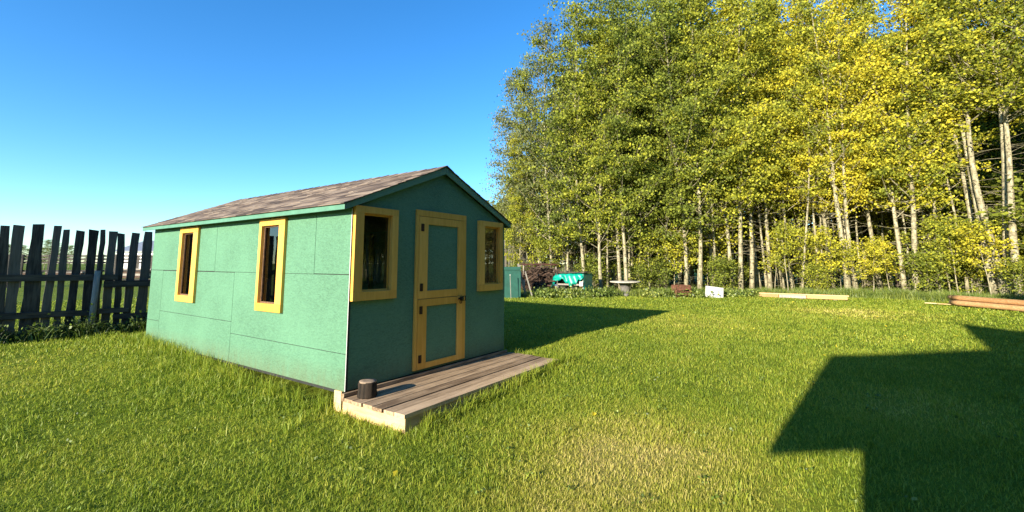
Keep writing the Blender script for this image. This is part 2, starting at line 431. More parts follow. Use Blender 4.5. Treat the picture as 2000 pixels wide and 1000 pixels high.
# front wall
holesF = [(.14, .57, 1.09, 2.01), (2.45, 2.86, 1.09, 2.01)]
mb = MB()
fr = [(.012, W_, 0, ZT)]
for h in holesF: fr = [q for r in fr for q in sub_rect(r, h)]
for a0, a1, b0, b1 in fr: mb.box(a0, a1, 0, .011, b0, b1)
mb.prism([(.012, ZT), (W_, ZT), (AX, AZ-.02)], 0, .011, 'y')
mb.build('front_wall', 'green', shed)
mb = MB()
fr = [(.06, W_-.012, .02, ZT)]
for h in holesF: fr = [q for r in fr for q in sub_rect(r, h)]
for a0, a1, b0, b1 in fr: mb.box(a0, a1, .0113, .05, b0, b1)
mb.box(W_-.011, W_, .012, L_-.012, 0, ZT)
mb.box(.012, W_, L_-.011, L_, 0, ZT)
mb.prism([(.012, ZT), (W_, ZT), (AX, AZ-.02)], L_-.011, L_, 'y')
mb.build('hidden_wall', 'green', shed)
# interior: floor, rafters' underside, studs
mb = MB(); mb.box(.06, W_-.02, .06, L_-.02, .01, .04); mb.build('floor', 'osb', shed)
for y in np.arange(.35, 6, .61):
    for a_, b_ in ((.052, .14), (W_-.10, W_-.012)): mb = MB(); mb.box(a_, b_, y, y+.04, .04, ZT-.02); mb.build('stud', 'osb', shed)
for q in ((2.2, 2.9, 2.0, 3.6, .04, .8), (1.6, 2.1, 4.6, 5.4, .04, 1.1)): mb = MB(); mb.box(*q); mb.build('stored_box', 'osb', shed, bevel=.01)
mb = MB(); mb.box(2.44, 2.88, .0235, .032, 1.07, 2.03); mb.build('blind_board', 'tanboard', shed)
# corner gap with strip of house wrap
mb = MB(); mb.box(-.001, .004, -.010, -.003, .0, ZT-.01); mb.build('corner_strip', 'wrap', shed)
mb = MB(); mb.box(.0045, .03, -.007, -.0005, .0, ZT-.01); mb.build('corner_gap', 'backing', shed)
# roof deck + rake and fascia boards
EX0, EX1 = -.14, 3.13; Y0, Y1 = -.075, L_+.14
zE = 2.10; slL = (AZ+.06-zE)/(AX-EX0); slR = (AZ+.06-zE)/(EX1-AX)
zA = AZ+.06
mb = MB()
th = .018
mb.prism([(EX0, zE-th), (AX, zA-th), (EX1, zE-th), (EX1, zE), (AX, zA), (EX0, zE)], Y0+.02, Y1-.02, 'y')
mb.build('roof_deck', 'osb', shed)
mb = MB()
mb.box(EX0-.012, EX0+.008, Y0, Y1, 2.025, zE-.004); mb.build('fascia', 'greenboard', shed, bevel=.002)
mb = MB(); mb.box(EX1-.008, EX1+.012, Y0, Y1, 2.025, zE-.004); mb.build('fascia', 'greenboard', shed, bevel=.002)
for y0, y1 in ((Y0, Y0+.02), (Y1-.02, Y1)):
    mb = MB(); mb.prism([(EX0+.009, 2.025), (AX, zA-.105), (AX, zA-.002), (EX0+.009, zE-.002)], y0, y1, 'y'); mb.build('rake_board', 'greenboard', shed, bevel=.002)
    mb = MB(); mb.prism([(AX+.002, zA-.105), (EX1-.009, 2.025), (EX1-.009, zE-.002), (AX+.002, zA-.002)], y0, y1, 'y'); mb.build('rake_board', 'greenboard', shed, bevel=.002)
# shingles : individually laid tabs in courses
def shingles():
    mb = MB()
    for side in (0, 1):
        ex, sl = (EX0-.03, slL) if side == 0 else (EX1+.03, slR)
        sgn = 1 if side == 0 else -1
        run = abs(AX-ex); z0 = zA-sl*run
        n = 13; step = run/n
        for i in range(n):
            y = Y0-.02-random.uniform(0, .2)
            while y < Y1+.02:
                wdt = random.choice((.10, .14, .19, .25, .31))
                a, b = max(y, Y0-.02), min(y+wdt, Y1+.02); y += wdt
                if b-a < .01: continue
                t = random.choice((.006, .006, .010)); lo = random.uniform(-.002, .002)
                xa = ex+sgn*(i*step-.008+lo); xb = ex+sgn*((i+1)*step+.02)
                if i == n-1: xb = AX
                za = zA-sl*abs(AX-xa); zb = zA-sl*abs(AX-xb)
                r = random.random()
                vs = [(xa, a, za+.003), (xa, b, za+.003), (xa, b, za+.003+t), (xa, a, za+.003+t), (xb, a, zb+.003), (xb, b, zb+.003), (xb, b, zb+.005), (xb, a, zb+.005)]
                mb.add(vs, [(0, 1, 2, 3), (3, 2, 6, 7), (0, 3, 7, 4), (1, 5, 6, 2), (4, 7, 6, 5)], r)
    mb.build('shingles', 'shingle', shed)
    mc = MB(); y = Y0-.02
    while y < Y1-.1:
        h = .004+random.uniform(0, .004)
        vs = [(AX-.15, y, zA-.15*slL+.012), (AX, y, zA+h+.014), (AX+.15, y, zA-.15*slR+.012), (AX-.15, y+.30, zA-.15*slL+.006), (AX, y+.30, zA+.010), (AX+.15, y+.30, zA-.15*slR+.006),
              (AX-.15, y, zA-.15*slL), (AX, y, zA+h), (AX+.15, y, zA-.15*slR)]
        mc.add(vs, [(0, 3, 4, 1), (1, 4, 5, 2), (0, 1, 7, 6), (1, 2, 8, 7)]); y += .21
    mc.build('ridge_cap', 'shingle', shed)
shingles()
# windows
def window_side(y0, y1, z0, z1, gy0, gy1, gz0, gz1, flap):
    mb = MB(); x0, x1 = -.042, -.0005
    mb.box(x0, x1, y0, y1, gz1, z1); mb.box(x0, x1, y0, y1, z0, gz0)
    mb.box(x0, x1, y0, gy0, gz0, gz1); mb.box(x0, x1, gy1, y1, gz0, gz1)
    f = mb.build('window_frame', 'yellow', shed, bevel=.003)
    mb = MB(); mb.add([(.018, gy0-.01, gz0-.01), (.018, gy0-.01, gz1+.01), (.018, gy1+.01, gz1+.01), (.018, gy1+.01, gz0-.01)], [(0, 1, 2, 3)]); mb.build('pane', 'glass', f)
    mb = MB()
    mb.box(.001, .017, gy0, gy0+.018, gz0, gz1); mb.box(.001, .017, gy1-.018, gy1, gz0, gz1)
    mb.box(.001, .017, gy0+.018, gy1-.018, gz1-.018, gz1); mb.box(.001, .017, gy0+.018, gy1-.018, gz0, gz0+.018)
    mb.build('sash', 'osb', f)
window_side(1.355, 2.015, .775, 2.02, 1.50, 1.95, .88, 1.93, 0)
window_side(4.005, 4.73, .775, 2.02, 4.18, 4.63, .88, 1.93, 1)
def window_front(x0, x1, z0, z1, a0, a1, b0, b1):
    mb = MB(); y0, y1 = -.055, -.0005
    mb.box(x0, x1, y0, y1, b1, z1); mb.box(x0, x1, y0, y1, z0, b0)
    mb.box(x0, a0, y0, y1, b0, b1); mb.box(a1, x1, y0, y1, b0, b1)
    f = mb.build('window_frame', 'yellow', shed, bevel=.003)
    mb = MB(); mb.add([(a0-.01, .018, b0-.01), (a1+.01, .018, b0-.01), (a1+.01, .018, b1+.01), (a0-.01, .018, b1+.01)], [(0, 1, 2, 3)]); mb.build('pane', 'glass', f)
    mb = MB()
    mb.box(a0, a0+.02, .001, .017, b0, b1); mb.box(a1-.02, a1, .001, .017, b0, b1)
    mb.box(a0+.02, a1-.02, .001, .017, b1-.02, b1); mb.box(a0+.02, a1-.02, .001, .017, b0, b0+.02)
    mb.build('sash', 'yellow', f)
window_front(.017, .662, .987, 2.092, .14, .57, 1.09, 2.01)
window_front(2.313, 2.94, .987, 2.092, 2.45, 2.86, 1.09, 2.01)
# door: casing, upper and lower leaves
mb = MB()
mb.box(.997, 2.014, -.030, -.0005, 2.055, 2.138); mb.box(1.94, 2.014, -.030, -.0005, .033, 2.054)
mb.box(.997, 1.045, -.030, -.0005, .033, 2.054)
mb.build('door_casing', 'yellow', shed, bevel=.003)
def leaf(z0, z1, p0, p1):
    mb = MB(); y0, y1 = -.036, -.012
    mb.box(1.049, 1.21, y0, y1, z0, z1); mb.box(1.83, 1.936, y0, y1, z0, z1)
    mb.box(1.21, 1.83, y0+.001, y1, z0, p0); mb.box(1.21, 1.83, y0+.001, y1, p1, z1)
    d = mb.build('door', 'yellow', shed, bevel=.003)
    mb = MB(); mb.box(1.205, 1.835, -.014, -.004, p0-.01, p1+.01); mb.build('door_panel', 'green', d)
    return d
du = leaf(.948, 2.05, 1.05, 1.95); dl = leaf(.036, .941, .11, .845)
for i, z in enumerate((1.90, 1.10, .80, .17)):
    mb = MB(); mb.box(1.072, 1.096, -.041, -.037, z-.05, z+.05); mb.box(1.104, 1.128, -.041, -.037, z-.05, z+.05); mb.tube([(1.10, -.043, z-.052), (1.10, -.043, z+.052)], .007, 8)
    for sx in (1.082, 1.118):
        for dz in (-.032, .032): mb.tube([(sx, -.0405, z+dz), (sx, -.044, z+dz)], .005, 6)
    mb.build('hinge', 'hinge', du if i < 2 else dl)
mb = MB()
mb.tube([(1.855, -.036, .905), (1.855, -.085, .905)], [.014, .014], 10); mb.tube([(1.855, -.08, .905), (1.855, -.09, .905), (1.855, -.115, .905), (1.855, -.12, .905)], [.014, .03, .03, .012], 12)
mb.box(1.88, 1.955, -.045, -.0365, .885, .935)
mb.tube([(1.955+.028*math.cos(t), -.058, .905+.038*math.sin(t)) for t in np.linspace(0, 2*math.pi, 13)], .007, 6, False)
mb.tube([(1.875+.02*math.cos(t), -.062, .865+.03*math.sin(t)) for t in np.linspace(0, 2*math.pi, 13)], .006, 6, False)
mb.build('door_handle', 'black', dl)
# foundation beams
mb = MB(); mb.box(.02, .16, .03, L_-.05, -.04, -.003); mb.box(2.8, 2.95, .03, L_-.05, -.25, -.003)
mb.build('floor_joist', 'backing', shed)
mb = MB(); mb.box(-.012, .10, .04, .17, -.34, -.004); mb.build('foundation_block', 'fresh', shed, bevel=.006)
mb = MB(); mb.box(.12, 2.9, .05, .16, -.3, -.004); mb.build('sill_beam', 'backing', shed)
# ------------------------------------------------------------------ deck
deck = thing('deck', 'low weathered board deck with pale end board in front of the shed door', 'deck', (1.5, -.55, -.2))
ys = np.linspace(-1.045, -.075, 7)
for i in range(6):
    mb = MB(); a, b = ys[i]+.007, ys[i+1]-.007
    o = random.uniform(-.012, .012); dz = random.uniform(-.004, .004)
    x0 = -.065+o; x1 = 3.08+random.uniform(-.03, .03)
    segs = 7; 
    for k in range(1):
        mb.box(x0, x1, a, b, -.083+dz, -.045+dz)
    for xx in (.02, .9, 1.75, 2.6):
        for yy in (a+.03, b-.03): mb.tube([(xx+random.uniform(-.01, .01), yy, -.046+dz), (xx, yy, -.0435+dz)], .0045, 6, rnd=0)
    mb.build('plank', 'deck', deck, bevel=.004)
mb = MB(); mb.box(-.055, 3.05, -.07, -.032, -.083, -.002); mb.build('ledger_board', 'deck', deck, bevel=.003)
mb = MB(); mb.box(-.045, -.008, -1.03, -.04, -.23, -.086); mb.build('end_board', 'fresh', deck, bevel=.004)
mb = MB(); mb.box(-.04, -.01, -1.02, -.30, -.34, -.234); mb.build('lower_end_board', 'fresh', deck, bevel=.004)
mb = MB(); mb.box(0, 3.0, -1.02, -.985, -.23, -.086); mb.box(0, 3.0, -.1, -.075, -.23, -.086)
for x in (.9, 1.75, 2.6, 2.98): mb.box(x-.02, x+.02, -.984, -.101, -.23, -.086)
mb.build('joist', 'deck', deck)
# stump on the deck
st = thing('log_stump', 'short dark log stump standing on the left end of the deck', 'log', (.125, -.24, -.044))
mb = MB(); seg = 26; prof = [(.0, .0), (.10, .0), (.105, .02), (.098, .09), (.101, .15), (.094, .168)]
vs = []; fs = []
for i, (r, z) in enumerate(prof):
    for k in range(seg):
        a = 2*math.pi*k/seg; rr = r*(1+.05*math.sin(3*a+1)+.03*math.sin(11*a+z*30)+random.uniform(-.02, .02))
        vs.append((.125+rr*math.cos(a), -.24+rr*math.sin(a), -.044+z))
for i in range(len(prof)-1):
    for k in range(seg): fs.append((i*seg+k, i*seg+(k+1) % seg, (i+1)*seg+(k+1) % seg, (i+1)*seg+k))
mb.add(vs, fs); mb.build('bark', 'barklog', st, True)
mb = MB(); mb.lathe([(.0955, .160), (.093, .172), (.05, .1735), (.0, .174)], 0, 0, 26)
mb.v = [(x+.125, y-.24, z-.044) for x, y, z in mb.v]; mb.build('sawn_top', 'logend', st, True)

# ------------------------------------------------------------------ left board fence
FY = 8.0
def picket(mb, xa0, xa1, z1, xb0, xb1, z0, y, th=.024, n=9, jag=.012):
    zs = np.linspace(z0, z1, n); vs = []
    for i, z in enumerate(zs):
        t = i/(n-1); l = xb0+(xa0-xb0)*t+random.uniform(-jag, jag)*.8; r = xb1+(xa1-xb1)*t+random.uniform(-jag, jag)
        if i == n-1: zl, zr = z+random.uniform(-.012, .012), z+random.uniform(-.012, .012)
        else: zl = zr = z
        vs += [(l, y-th/2, zl), (r, y-th/2, zr), (r, y+th/2, zr), (l, y+th/2, zl)]
    fs = [(0, 3, 2, 1), tuple(4*(n-1)+k for k in range(4))]
    for i in range(n-1):
        for k in range(4): fs.append((4*i+k, 4*i+(k+1) % 4, 4*i+4+(k+1) % 4, 4*i+4+k))
    mb.add(vs, fs)
fence = thing('board_fence', 'dark weathered fence of uneven upright slab boards left of the shed', 'fence', (-.5, 8, 0))
PK = [(-1.74, -1.62, 2.11, -1.66, -1.61+.05), (-1.58, -1.44, 2.13, -1.56, -1.40), (-1.33, -1.18, 2.16, -1.35, -1.10), (-1.03, -.93, 2.15, -1.07, -.95),
      (-.90, -.80, 2.09, -.89, -.79), (-.71, -.58, 2.07, -.72, -.59), (-.51, -.36, 2.10, -.50, -.36), (-.33, -.25, 2.11, -.32, -.22),
      (-.19, -.05, 2.09, -.18, -.04), (-.04, .08, 2.05, .01, .12), (.19, .33, 2.08, .17, .31), (.42, .57, 2.12, .39, .57)]
xx = .66
while xx < 3.6: wdd = random.uniform(.1, .17); PK.append((xx, xx+wdd, random.uniform(2.04, 2.15), xx+.01, xx+wdd+.01)); xx += wdd+random.uniform(.03, .09)
xx = -1.82
while xx > -3.4: wdd = random.uniform(.1, .17); PK.append((xx-wdd, xx, random.uniform(2.06, 2.17), xx-wdd, xx+.01)); xx -= wdd+random.uniform(.03, .09)
for a, b, z1, c, d in PK:
    mb = MB(); ext = .45/1.5; picket(mb, a, b, z1, c+(c-a)*ext, d+(d-b)*ext, -.06, FY+random.uniform(0, .012)); mb.build('picket', 'silver', fence)
def rail(x0, x1, z0, z1, z2, z3):
    mb = MB(); y0, y1 = FY-.062, FY-.014
    vs = [(x0, y0, z0), (x0, y1, z0), (x0, y1, z1), (x0, y0, z1), (x1, y0, z2), (x1, y1, z2), (x1, y1, z3), (x1, y0, z3)]
    mb.add(vs, [(0, 1, 2, 3), (7, 6, 5, 4), (0, 4, 5, 1), (3, 2, 6, 7), (0, 3, 7, 4), (1, 5, 6, 2)]); mb.build('rail', 'rail', fence, bevel=.004)
rail(-3.4, -.32, 1.10, 1.235, 1.055, 1.18); rail(-3.4, -.32, .43, .55, .35, .465)
rail(-.27, .02, 1.06, 1.18, 1.06, 1.18); rail(-.20, 3.6, .905, 1.045, .90, 1.02)
rail(-.27, .25, .37, .48, .37, .47); rail(.0, 3.6, .235, .345, .17, .28)
mb = MB(); mb.tube([(-.352, FY-.11, -.1), (-.345, FY-.11, .5), (-.335, FY-.11, 1.26)], [.058, .054, .05], 12); mb.build('post', 'pole', fence, True)

# ------------------------------------------------------------------ the field behind the fence: corral, barn, equipment, far trees
cor = thing('rail_fence', 'low dark plank corral fence across the field beyond the board fence', 'fence', (4, 30, 0))
for i, px in enumerate(range(-60, 330, 26)):
    x, y = at(px, 26); mb = MB(); mb.tube([(x, y, -.1), (x, y, 1.9)], .06, 6); mb.build('post', 'rail', cor)
for z in (.45, .95, 1.42, 1.62, 1.8):
    a, b = at(-80, 26.1), at(330, 26.1); mb = MB()
    mb.tube([(a[0], a[1], z), (b[0], b[1], z+.02)], .055, 6); mb.build('rail', 'rail', cor)
barn = thing('barn', 'white barn with grey metal roof far across the field', 'barn', (*at(280, 60), 0))
bx, by = at(262, 62)
ux = np.array([RT[0], RT[1]]); uy = np.array([math.sin(YAW), math.cos(YAW)])
def bp(u, v, z): return (bx+ux[0]*u+uy[0]*v, by+ux[1]*u+uy[1]*v, z)
mb = MB()
hw, dp, he, hr = 4.6, 10, 3.1, 4.7
mb.add([bp(-hw+2, 0, 0), bp(hw+2, 0, 0), bp(hw+2, dp, 0), bp(-hw+2, dp, 0), bp(-hw+2, 0, he), bp(hw+2, 0, he), bp(hw+2, dp, he), bp(-hw+2, dp, he)],
       [(0, 1, 5, 4), (1, 2, 6, 5), (2, 3, 7, 6), (3, 0, 4, 7)]); mb.build('wall', 'barnwall', barn)
mb = MB(); e = .3
q = [bp(-hw+2-e, -e, he-.05), bp(hw+2+e, -e, he-.05), bp(hw+2+e, dp/2, hr), bp(-hw+2-e, dp/2, hr), bp(hw+2+e, dp+e, he-.05), bp(-hw+2-e, dp+e, he-.05)]
q2 = [(x, y, z-.14) for x, y, z in q]
mb.add(q+q2, [(0, 1, 2, 3), (3, 2, 4, 5), (7, 6, 9, 8), (8, 9, 11, 10), (0, 6, 7, 1), (1, 7, 8, 2), (2, 8, 10, 4), (3, 9, 6, 0), (5, 11, 9, 3), (4, 10, 11, 5)])
mb.build('roof', 'barnroof', barn)
mb = MB()
for k in (-.8, 1.6): mb.add([bp(k, -.03, 0), bp(k+1.5, -.03, 0), bp(k+1.5, -.03, 2.3), bp(k, -.03, 2.3), bp(k, .05, 0), bp(k+1.5, .05, 0), bp(k+1.5, .05, 2.3), bp(k, .05, 2.3)], [(0, 1, 2, 3), (1, 5, 6, 2), (4, 0, 3, 7), (3, 2, 6, 7)])
mb.build('barn_door', 'silver', barn)
# stacked hay / lumber in front of the barn
for i, (px, d, h, mt, lab, nm, ct) in enumerate([(44, 38, .75, 'rust', 'low brown lumber pile in the field, seen through the leftmost fence gaps', 'lumber_pile', 'lumber pile'),
        (135, 40, .7, 'rust', 'brown board stack in the field behind the middle of the board fence', 'lumber_pile', 'lumber pile'),
        (266, 42, .9, 'rust', 'low brown wood stack in the field in front of the white barn', 'lumber_pile', 'lumber pile')]):
    x, y = at(px, d); t = thing(nm, lab, ct, (x, y, 0), 'lumber piles in the field')
    for k in range(4):
        mb = MB(); mm = Matrix.Translation((x, y, 0)) @ Matrix.Rotation(math.atan2(RT[1], RT[0])+random.uniform(-.05, .05), 4, 'Z')
        mb.box(-1.5, 1.5+random.uniform(-.3, .3), -.5, .5, .02+k*h/4, (k+1)*h/4, mm); mb.build('board_layer', 'slab' if k % 2 else 'brush', t)

# ------------------------------------------------------------------ house behind the camera (its shadow lies on the lawn)
ho = thing('house', 'house left of the viewpoint, whose roof and wall throw the large shadow on the lawn', 'house', (-11, -12, -.2))
mb = MB(); mb.box(-16, -6, -20, -4.17, -.4, 2.22); mb.build('wall', 'housewall', ho)
yr = [(-3.46, 5.0), (-4.17, 5.2), (-5.55, 5.65), (-5.65, 6.95), (-6.45, 6.65), (-8.5, 7.3), (-20.5, 7.3)]
vs = []; fs = []
for i, (y, z) in enumerate(yr): vs += [(-5.4, y if i else -3.58, 2.13 if i else 1.96), (-11, y, z), (-11, y, z-.14), (-5.4, y if i else -3.58, 2.0 if i else 1.84)]
n_ = len(yr)
for i in range(n_-1):
    for k in range(4): fs.append((4*i+k, 4*i+4+k, 4*i+4+(k+1) % 4, 4*i+(k+1) % 4))
fs += [(0, 1, 2, 3), (4*n_-1, 4*n_-2, 4*n_-3, 4*n_-4)]
mb = MB(); mb.add(vs, fs); mb.build('roof_slope', 'houseroof', ho)
vs = []; fs = []
for i, (y, z) in enumerate(yr[1:]): vs += [(-11.003, y, z), (-16.6, y, 1.93), (-16.6, y, 1.80), (-11.003, y, z-.14)]
for i in range(n_-2):
    for k in range(4): fs.append((4*i+k, 4*i+4+k, 4*i+4+(k+1) % 4, 4*i+(k+1) % 4))
fs += [(0, 1, 2, 3), (4*n_-5, 4*n_-6, 4*n_-7, 4*n_-8)]
mb = MB(); mb.add(vs, fs); mb.build('roof_slope', 'houseroof', ho)
mb = MB(); mb.box(-5.99, .5, -20, -8.8, -.4, 6.4); mb.build('added_sky_block', 'housewall', ho)  # unseen block added to the house, cuts sky light on the shed front
mb = MB(); mb.prism([(-20.5, 6.41), (-8.4, 6.41), (-14.8, 8.9)], -5.9, .9, 'x'); mb.build('added_sky_block_roof', 'houseroof', ho)  # top of the added block, unseen as well
mb = MB(); mb.prism([(-16, 2.22), (-6, 2.22), (-11, 5.0)], -4.25, -4.18, 'y'); mb.build('gable_wall', 'housewall', ho)

# ------------------------------------------------------------------ TREES
def leaf_quads(C, size, jit=.45, up=.25):
    n = len(C)
    nrm = rng.normal(size=(n, 3)); nrm[:, 2] = np.abs(nrm[:, 2])*.7+up*.3; nrm /= np.linalg.norm(nrm, axis=1)[:, None]
    t = rng.normal(size=(n, 3)); t -= (t*nrm).sum(1)[:, None]*nrm; t /= np.linalg.norm(t, axis=1)[:, None]
    b = np.cross(nrm, t)
    s = size*(1+rng.uniform(-jit, jit, n))[:, None]
    V = np.empty((n, 4, 3))
    V[:, 0] = C-t*s*.5; V[:, 1] = C+b*s*.42+nrm*s*.10; V[:, 2] = C+t*s*.55; V[:, 3] = C-b*s*.42+nrm*s*.10
    return V.reshape(-1, 3), np.arange(n*4).reshape(n, 4)
def tree_proto(H, cb, rad, limbs, per, seed, tr=.11, leaf=.085, lmat='leaf', sig=.20, top=1.0, lowtwig=10, bmat='bark', fork=False, ncl=6):
    rs = np.random.default_rng(seed); random.seed(seed)
    mb = MB(); nseg = 12
    ph = rs.uniform(0, 6, 4); amp = .012*H
    def spine(z):
        t = z/H; return np.array([amp*(math.sin(3.1*t+ph[0])-math.sin(ph[0]))*1.4+amp*.3*math.sin(9*t+ph[1]), amp*(math.sin(2.7*t+ph[2])-math.sin(ph[2]))*1.4+amp*.3*math.sin(8*t+ph[3]), z])
    pts = [spine(H*.985*i/nseg) for i in range(nseg+1)]
    rr = [tr*(1.0 if i else 1.25)*(1-.90*(i/nseg)**.9) for i in range(nseg+1)]
    mb.tube(pts, rr, 9)
    cent = []
    for i in range(limbs):
        t = (i+rs.uniform(0, 1))/limbs; z = cb+(H*.97-cb)*t
        prof = (.50+.75*math.sin(math.pi*min(1, (t*.80+.14))))*(1-t*.55)*(1 if rs.uniform() < .8 else 1.35)
        ln = rad*prof*rs.uniform(.55, 1.15)*1.0
        az = i*2.4+rs.uniform(-.6, .6); rise = rs.uniform(.35, 1.0)+t*.6
        p0 = spine(z); d = np.array([math.cos(az), math.sin(az), rise]); d /= np.linalg.norm(d)
        p1 = p0+d*ln*.5; p2 = p0+d*ln+np.array([0, 0, .12*ln]); 
        r0 = max(.007, tr*.22*(1-t)+.005)
        mb.tube([p0, p1, p2], [r0, r0*.65, r0*.2], 4, False)
        k = max(2, int(ncl*ln/rad+.5))
        for j in range(k):
            s = .35+.7*(j+rs.uniform(0, 1))/k
            c = p0+(p2-p0)*s+rs.normal(size=3)*.22*rad*.5*np.array([1, 1, .7])
            mb.tube([p0+(p2-p0)*s*.8, c], [r0*.35, .004], 3, False)
            m_ = max(4, int(per*rs.uniform(.4, 1.5)))
            cent.append(c+rs.normal(size=(m_, 3))*sig*np.array([1.2, 1.2, .48])*rs.uniform(.7, 1.3))
    # top tuft
    for j in range(int(10*top)):
        c = spine(H*rs.uniform(.86, 1.0))+rs.normal(size=3)*.15
        cent.append(c+rs.normal(size=(int(per*.6)+2, 3))*sig*.9)
    for i in range(lowtwig):
        z = rs.uniform(.12, max(.3, cb/H+.12))*H; az = rs.uniform(0, 6.28); l = rs.uniform(.4, 1.3); p0 = spine(z)
        p2 = p0+np.array([math.cos(az)*l, math.sin(az)*l, rs.uniform(-.25, .5)*l])
        mb.tube([p0, (p0+p2)/2+rs.normal(size=3)*.06, p2], [.012, .008, .003], 3, False)
    if fork:
        z = H*.34; p0 = spine(z); mb.tube([p0, p0+np.array([.35, -.2, 1.0]), p0+np.array([.65, -.45, 2.6]), p0+np.array([.8, -.5, 5])], [tr*.75, tr*.65, tr*.5, tr*.15], 8, False)
    C = np.concatenate(cent)
    V, F = leaf_quads(C, leaf)
    me = quads_mesh('crown', V, F, rs.uniform(0, 1, len(F)), lmat)
    tm = bpy.data.meshes.new('trunk'); tm.from_pydata([tuple(map(float, v)) for v in mb.v], [], mb.f); tm.materials.append(M[bmat])
    tm.polygons.foreach_set('use_smooth', [True]*len(tm.polygons)); tm.update()
    return tm, me, H
P = {}
for k in range(4): P['full%d' % k] = tree_proto(14, 1.9, 2.5, 56, 94, 20+k, .09, leaf=.092, sig=.21, ncl=5)
for k in range(3): P['mid%d' % k] = tree_proto(15, 3.3, 2.2, 44, 94, 30+k, .10, leaf=.092, sig=.21, lowtwig=18, ncl=5)
for k in range(3): P['high%d' % k] = tree_proto(16, 8.2, 2.3, 38, 44, 40+k, .13, leaf=.10, sig=.22, lowtwig=26)
P['fork0'] = tree_proto(14, 5.5, 2.0, 40, 40, 50, .12, fork=True, lowtwig=14)
for k in range(3): P['thin%d' % k] = tree_proto(14, 4.5, 1.8, 36, 40, 60+k, .06, leaf=.10, lowtwig=18)
for k in range(2): P['grey%d' % k] = tree_proto(12, 2.0, 2.4, 48, 52, 65+k, .08, leaf=.095, lmat='dullleaf', sig=.26, ncl=4)
for k in range(3): P['sap%d' % k] = tree_proto(3.6, 1.2, 1.15, 13, 30, 70+k, .028, leaf=.09, sig=.16, lowtwig=3)
for k in range(2): P['bush%d' % k] = tree_proto(1.7, .12, .9, 20, 34, 80+k, .016, leaf=.07, sig=.16, lowtwig=2)
def spruce_proto(H, seed, cb):
    rs = np.random.default_rng(seed); mb = MB(); mb.tube([(0, 0, 0), (.05, 0, H*.5), (0, 0, H)], [.15, .10, .01], 8); cent = []
    z = 1.0
    while z < H*.97:
        t = z/H; n = 6
        for i in range(n):
            az = rs.uniform(0, 6.28); l = (1-t)**.8*2.0*rs.uniform(.6, 1.1)+.15
            p0 = np.array([0, 0, z]); p1 = p0+np.array([math.cos(az)*l*.6, math.sin(az)*l*.6, -.10*l]); p2 = p0+np.array([math.cos(az)*l, math.sin(az)*l, -.28*l+.06])
            mb.tube([p0, p1, p2], [.018, .012, .004], 3, False)
            if z > cb or rs.uniform() < .25:
                m_ = int(l*60); s = rs.uniform(.15, 1.02, m_)[:, None]
                cent.append(p0+(p2-p0)*s+rs.normal(size=(m_, 3))*np.array([.12, .12, .07])*(1.2-s))
        z += rs.uniform(.25, .4)
    C = np.concatenate(cent); V, F = leaf_quads(C, .10)
    me = quads_mesh('crown', V, F, rs.uniform(0, 1, len(F)), 'needle')
    tm = bpy.data.meshes.new('trunk'); tm.from_pydata([tuple(map(float, v)) for v in mb.v], [], mb.f); tm.materials.append(M['darkbark']); tm.update()
    return tm, me, H
for k in range(2): P['spruce%d' % k] = spruce_proto(15, 90+k, 4+4*k)

def place(kind, name, label, cat, group, x, y, H=None, yel=.3, lean=(0, 0), wide=1.0, rot=None):
    tm, me, h0 = P[kind]
    s = (H or h0)/h0
    z = float(gz(x, y))-.05
    t = thing(name, label, cat, (x, y, z), group)
    t.rotation_euler = (lean[0], lean[1], 0)
    rz = random.uniform(0, 6.28) if rot is None else rot
    for nm, me_ in (('trunk', tm), ('crown', me)):
        o = bpy.data.objects.new(nm, me_); COL.objects.link(o); o.parent = t
        o.rotation_euler = (0, 0, rz); o.scale = (s*wide, s*wide, s); o.color = (yel, 0, 0, 1)
    return t
random.seed(11)
# yellowness of the leaves along the treeline (photo column -> 0..1)
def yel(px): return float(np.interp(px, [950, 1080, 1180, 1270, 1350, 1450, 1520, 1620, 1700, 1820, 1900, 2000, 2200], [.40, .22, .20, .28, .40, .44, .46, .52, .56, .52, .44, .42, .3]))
ORD = ['first', 'second', 'third', 'fourth', 'fifth', 'sixth', 'seventh', 'eighth', 'ninth', 'tenth', 'eleventh', 'twelfth', 'thirteenth', 'fourteenth', 'fifteenth', 'sixteenth',
       'seventeenth', 'eighteenth', 'nineteenth', 'twentieth', 'twenty-first', 'twenty-second', 'twenty-third', 'twenty-fourth', 'twenty-fifth', 'twenty-sixth', 'twenty-seventh',
       'twenty-eighth', 'twenty-ninth', 'thirtieth', 'thirty-first', 'thirty-second', 'thirty-third', 'thirty-fourth', 'thirty-fifth', 'thirty-sixth', 'thirty-seventh', 'thirty-eighth', 'thirty-ninth', 'fortieth']
def landmark(px):
    for a, n in ((1060, 'behind the brush pile'), (1165, 'behind the green tarp'), (1260, 'behind the stone-topped table'), (1350, 'behind the rusty fire box'), (1420, 'behind the white board'),
                 (1475, 'left of the squared beam'), (1660, 'behind the squared beam'), (1840, 'left of the peeled logs'), (2300, 'behind the peeled logs')):
        if px < a: return n
def colour(y): return 'green' if y < .2 else ('green and yellow' if y < .42 else 'golden yellow')
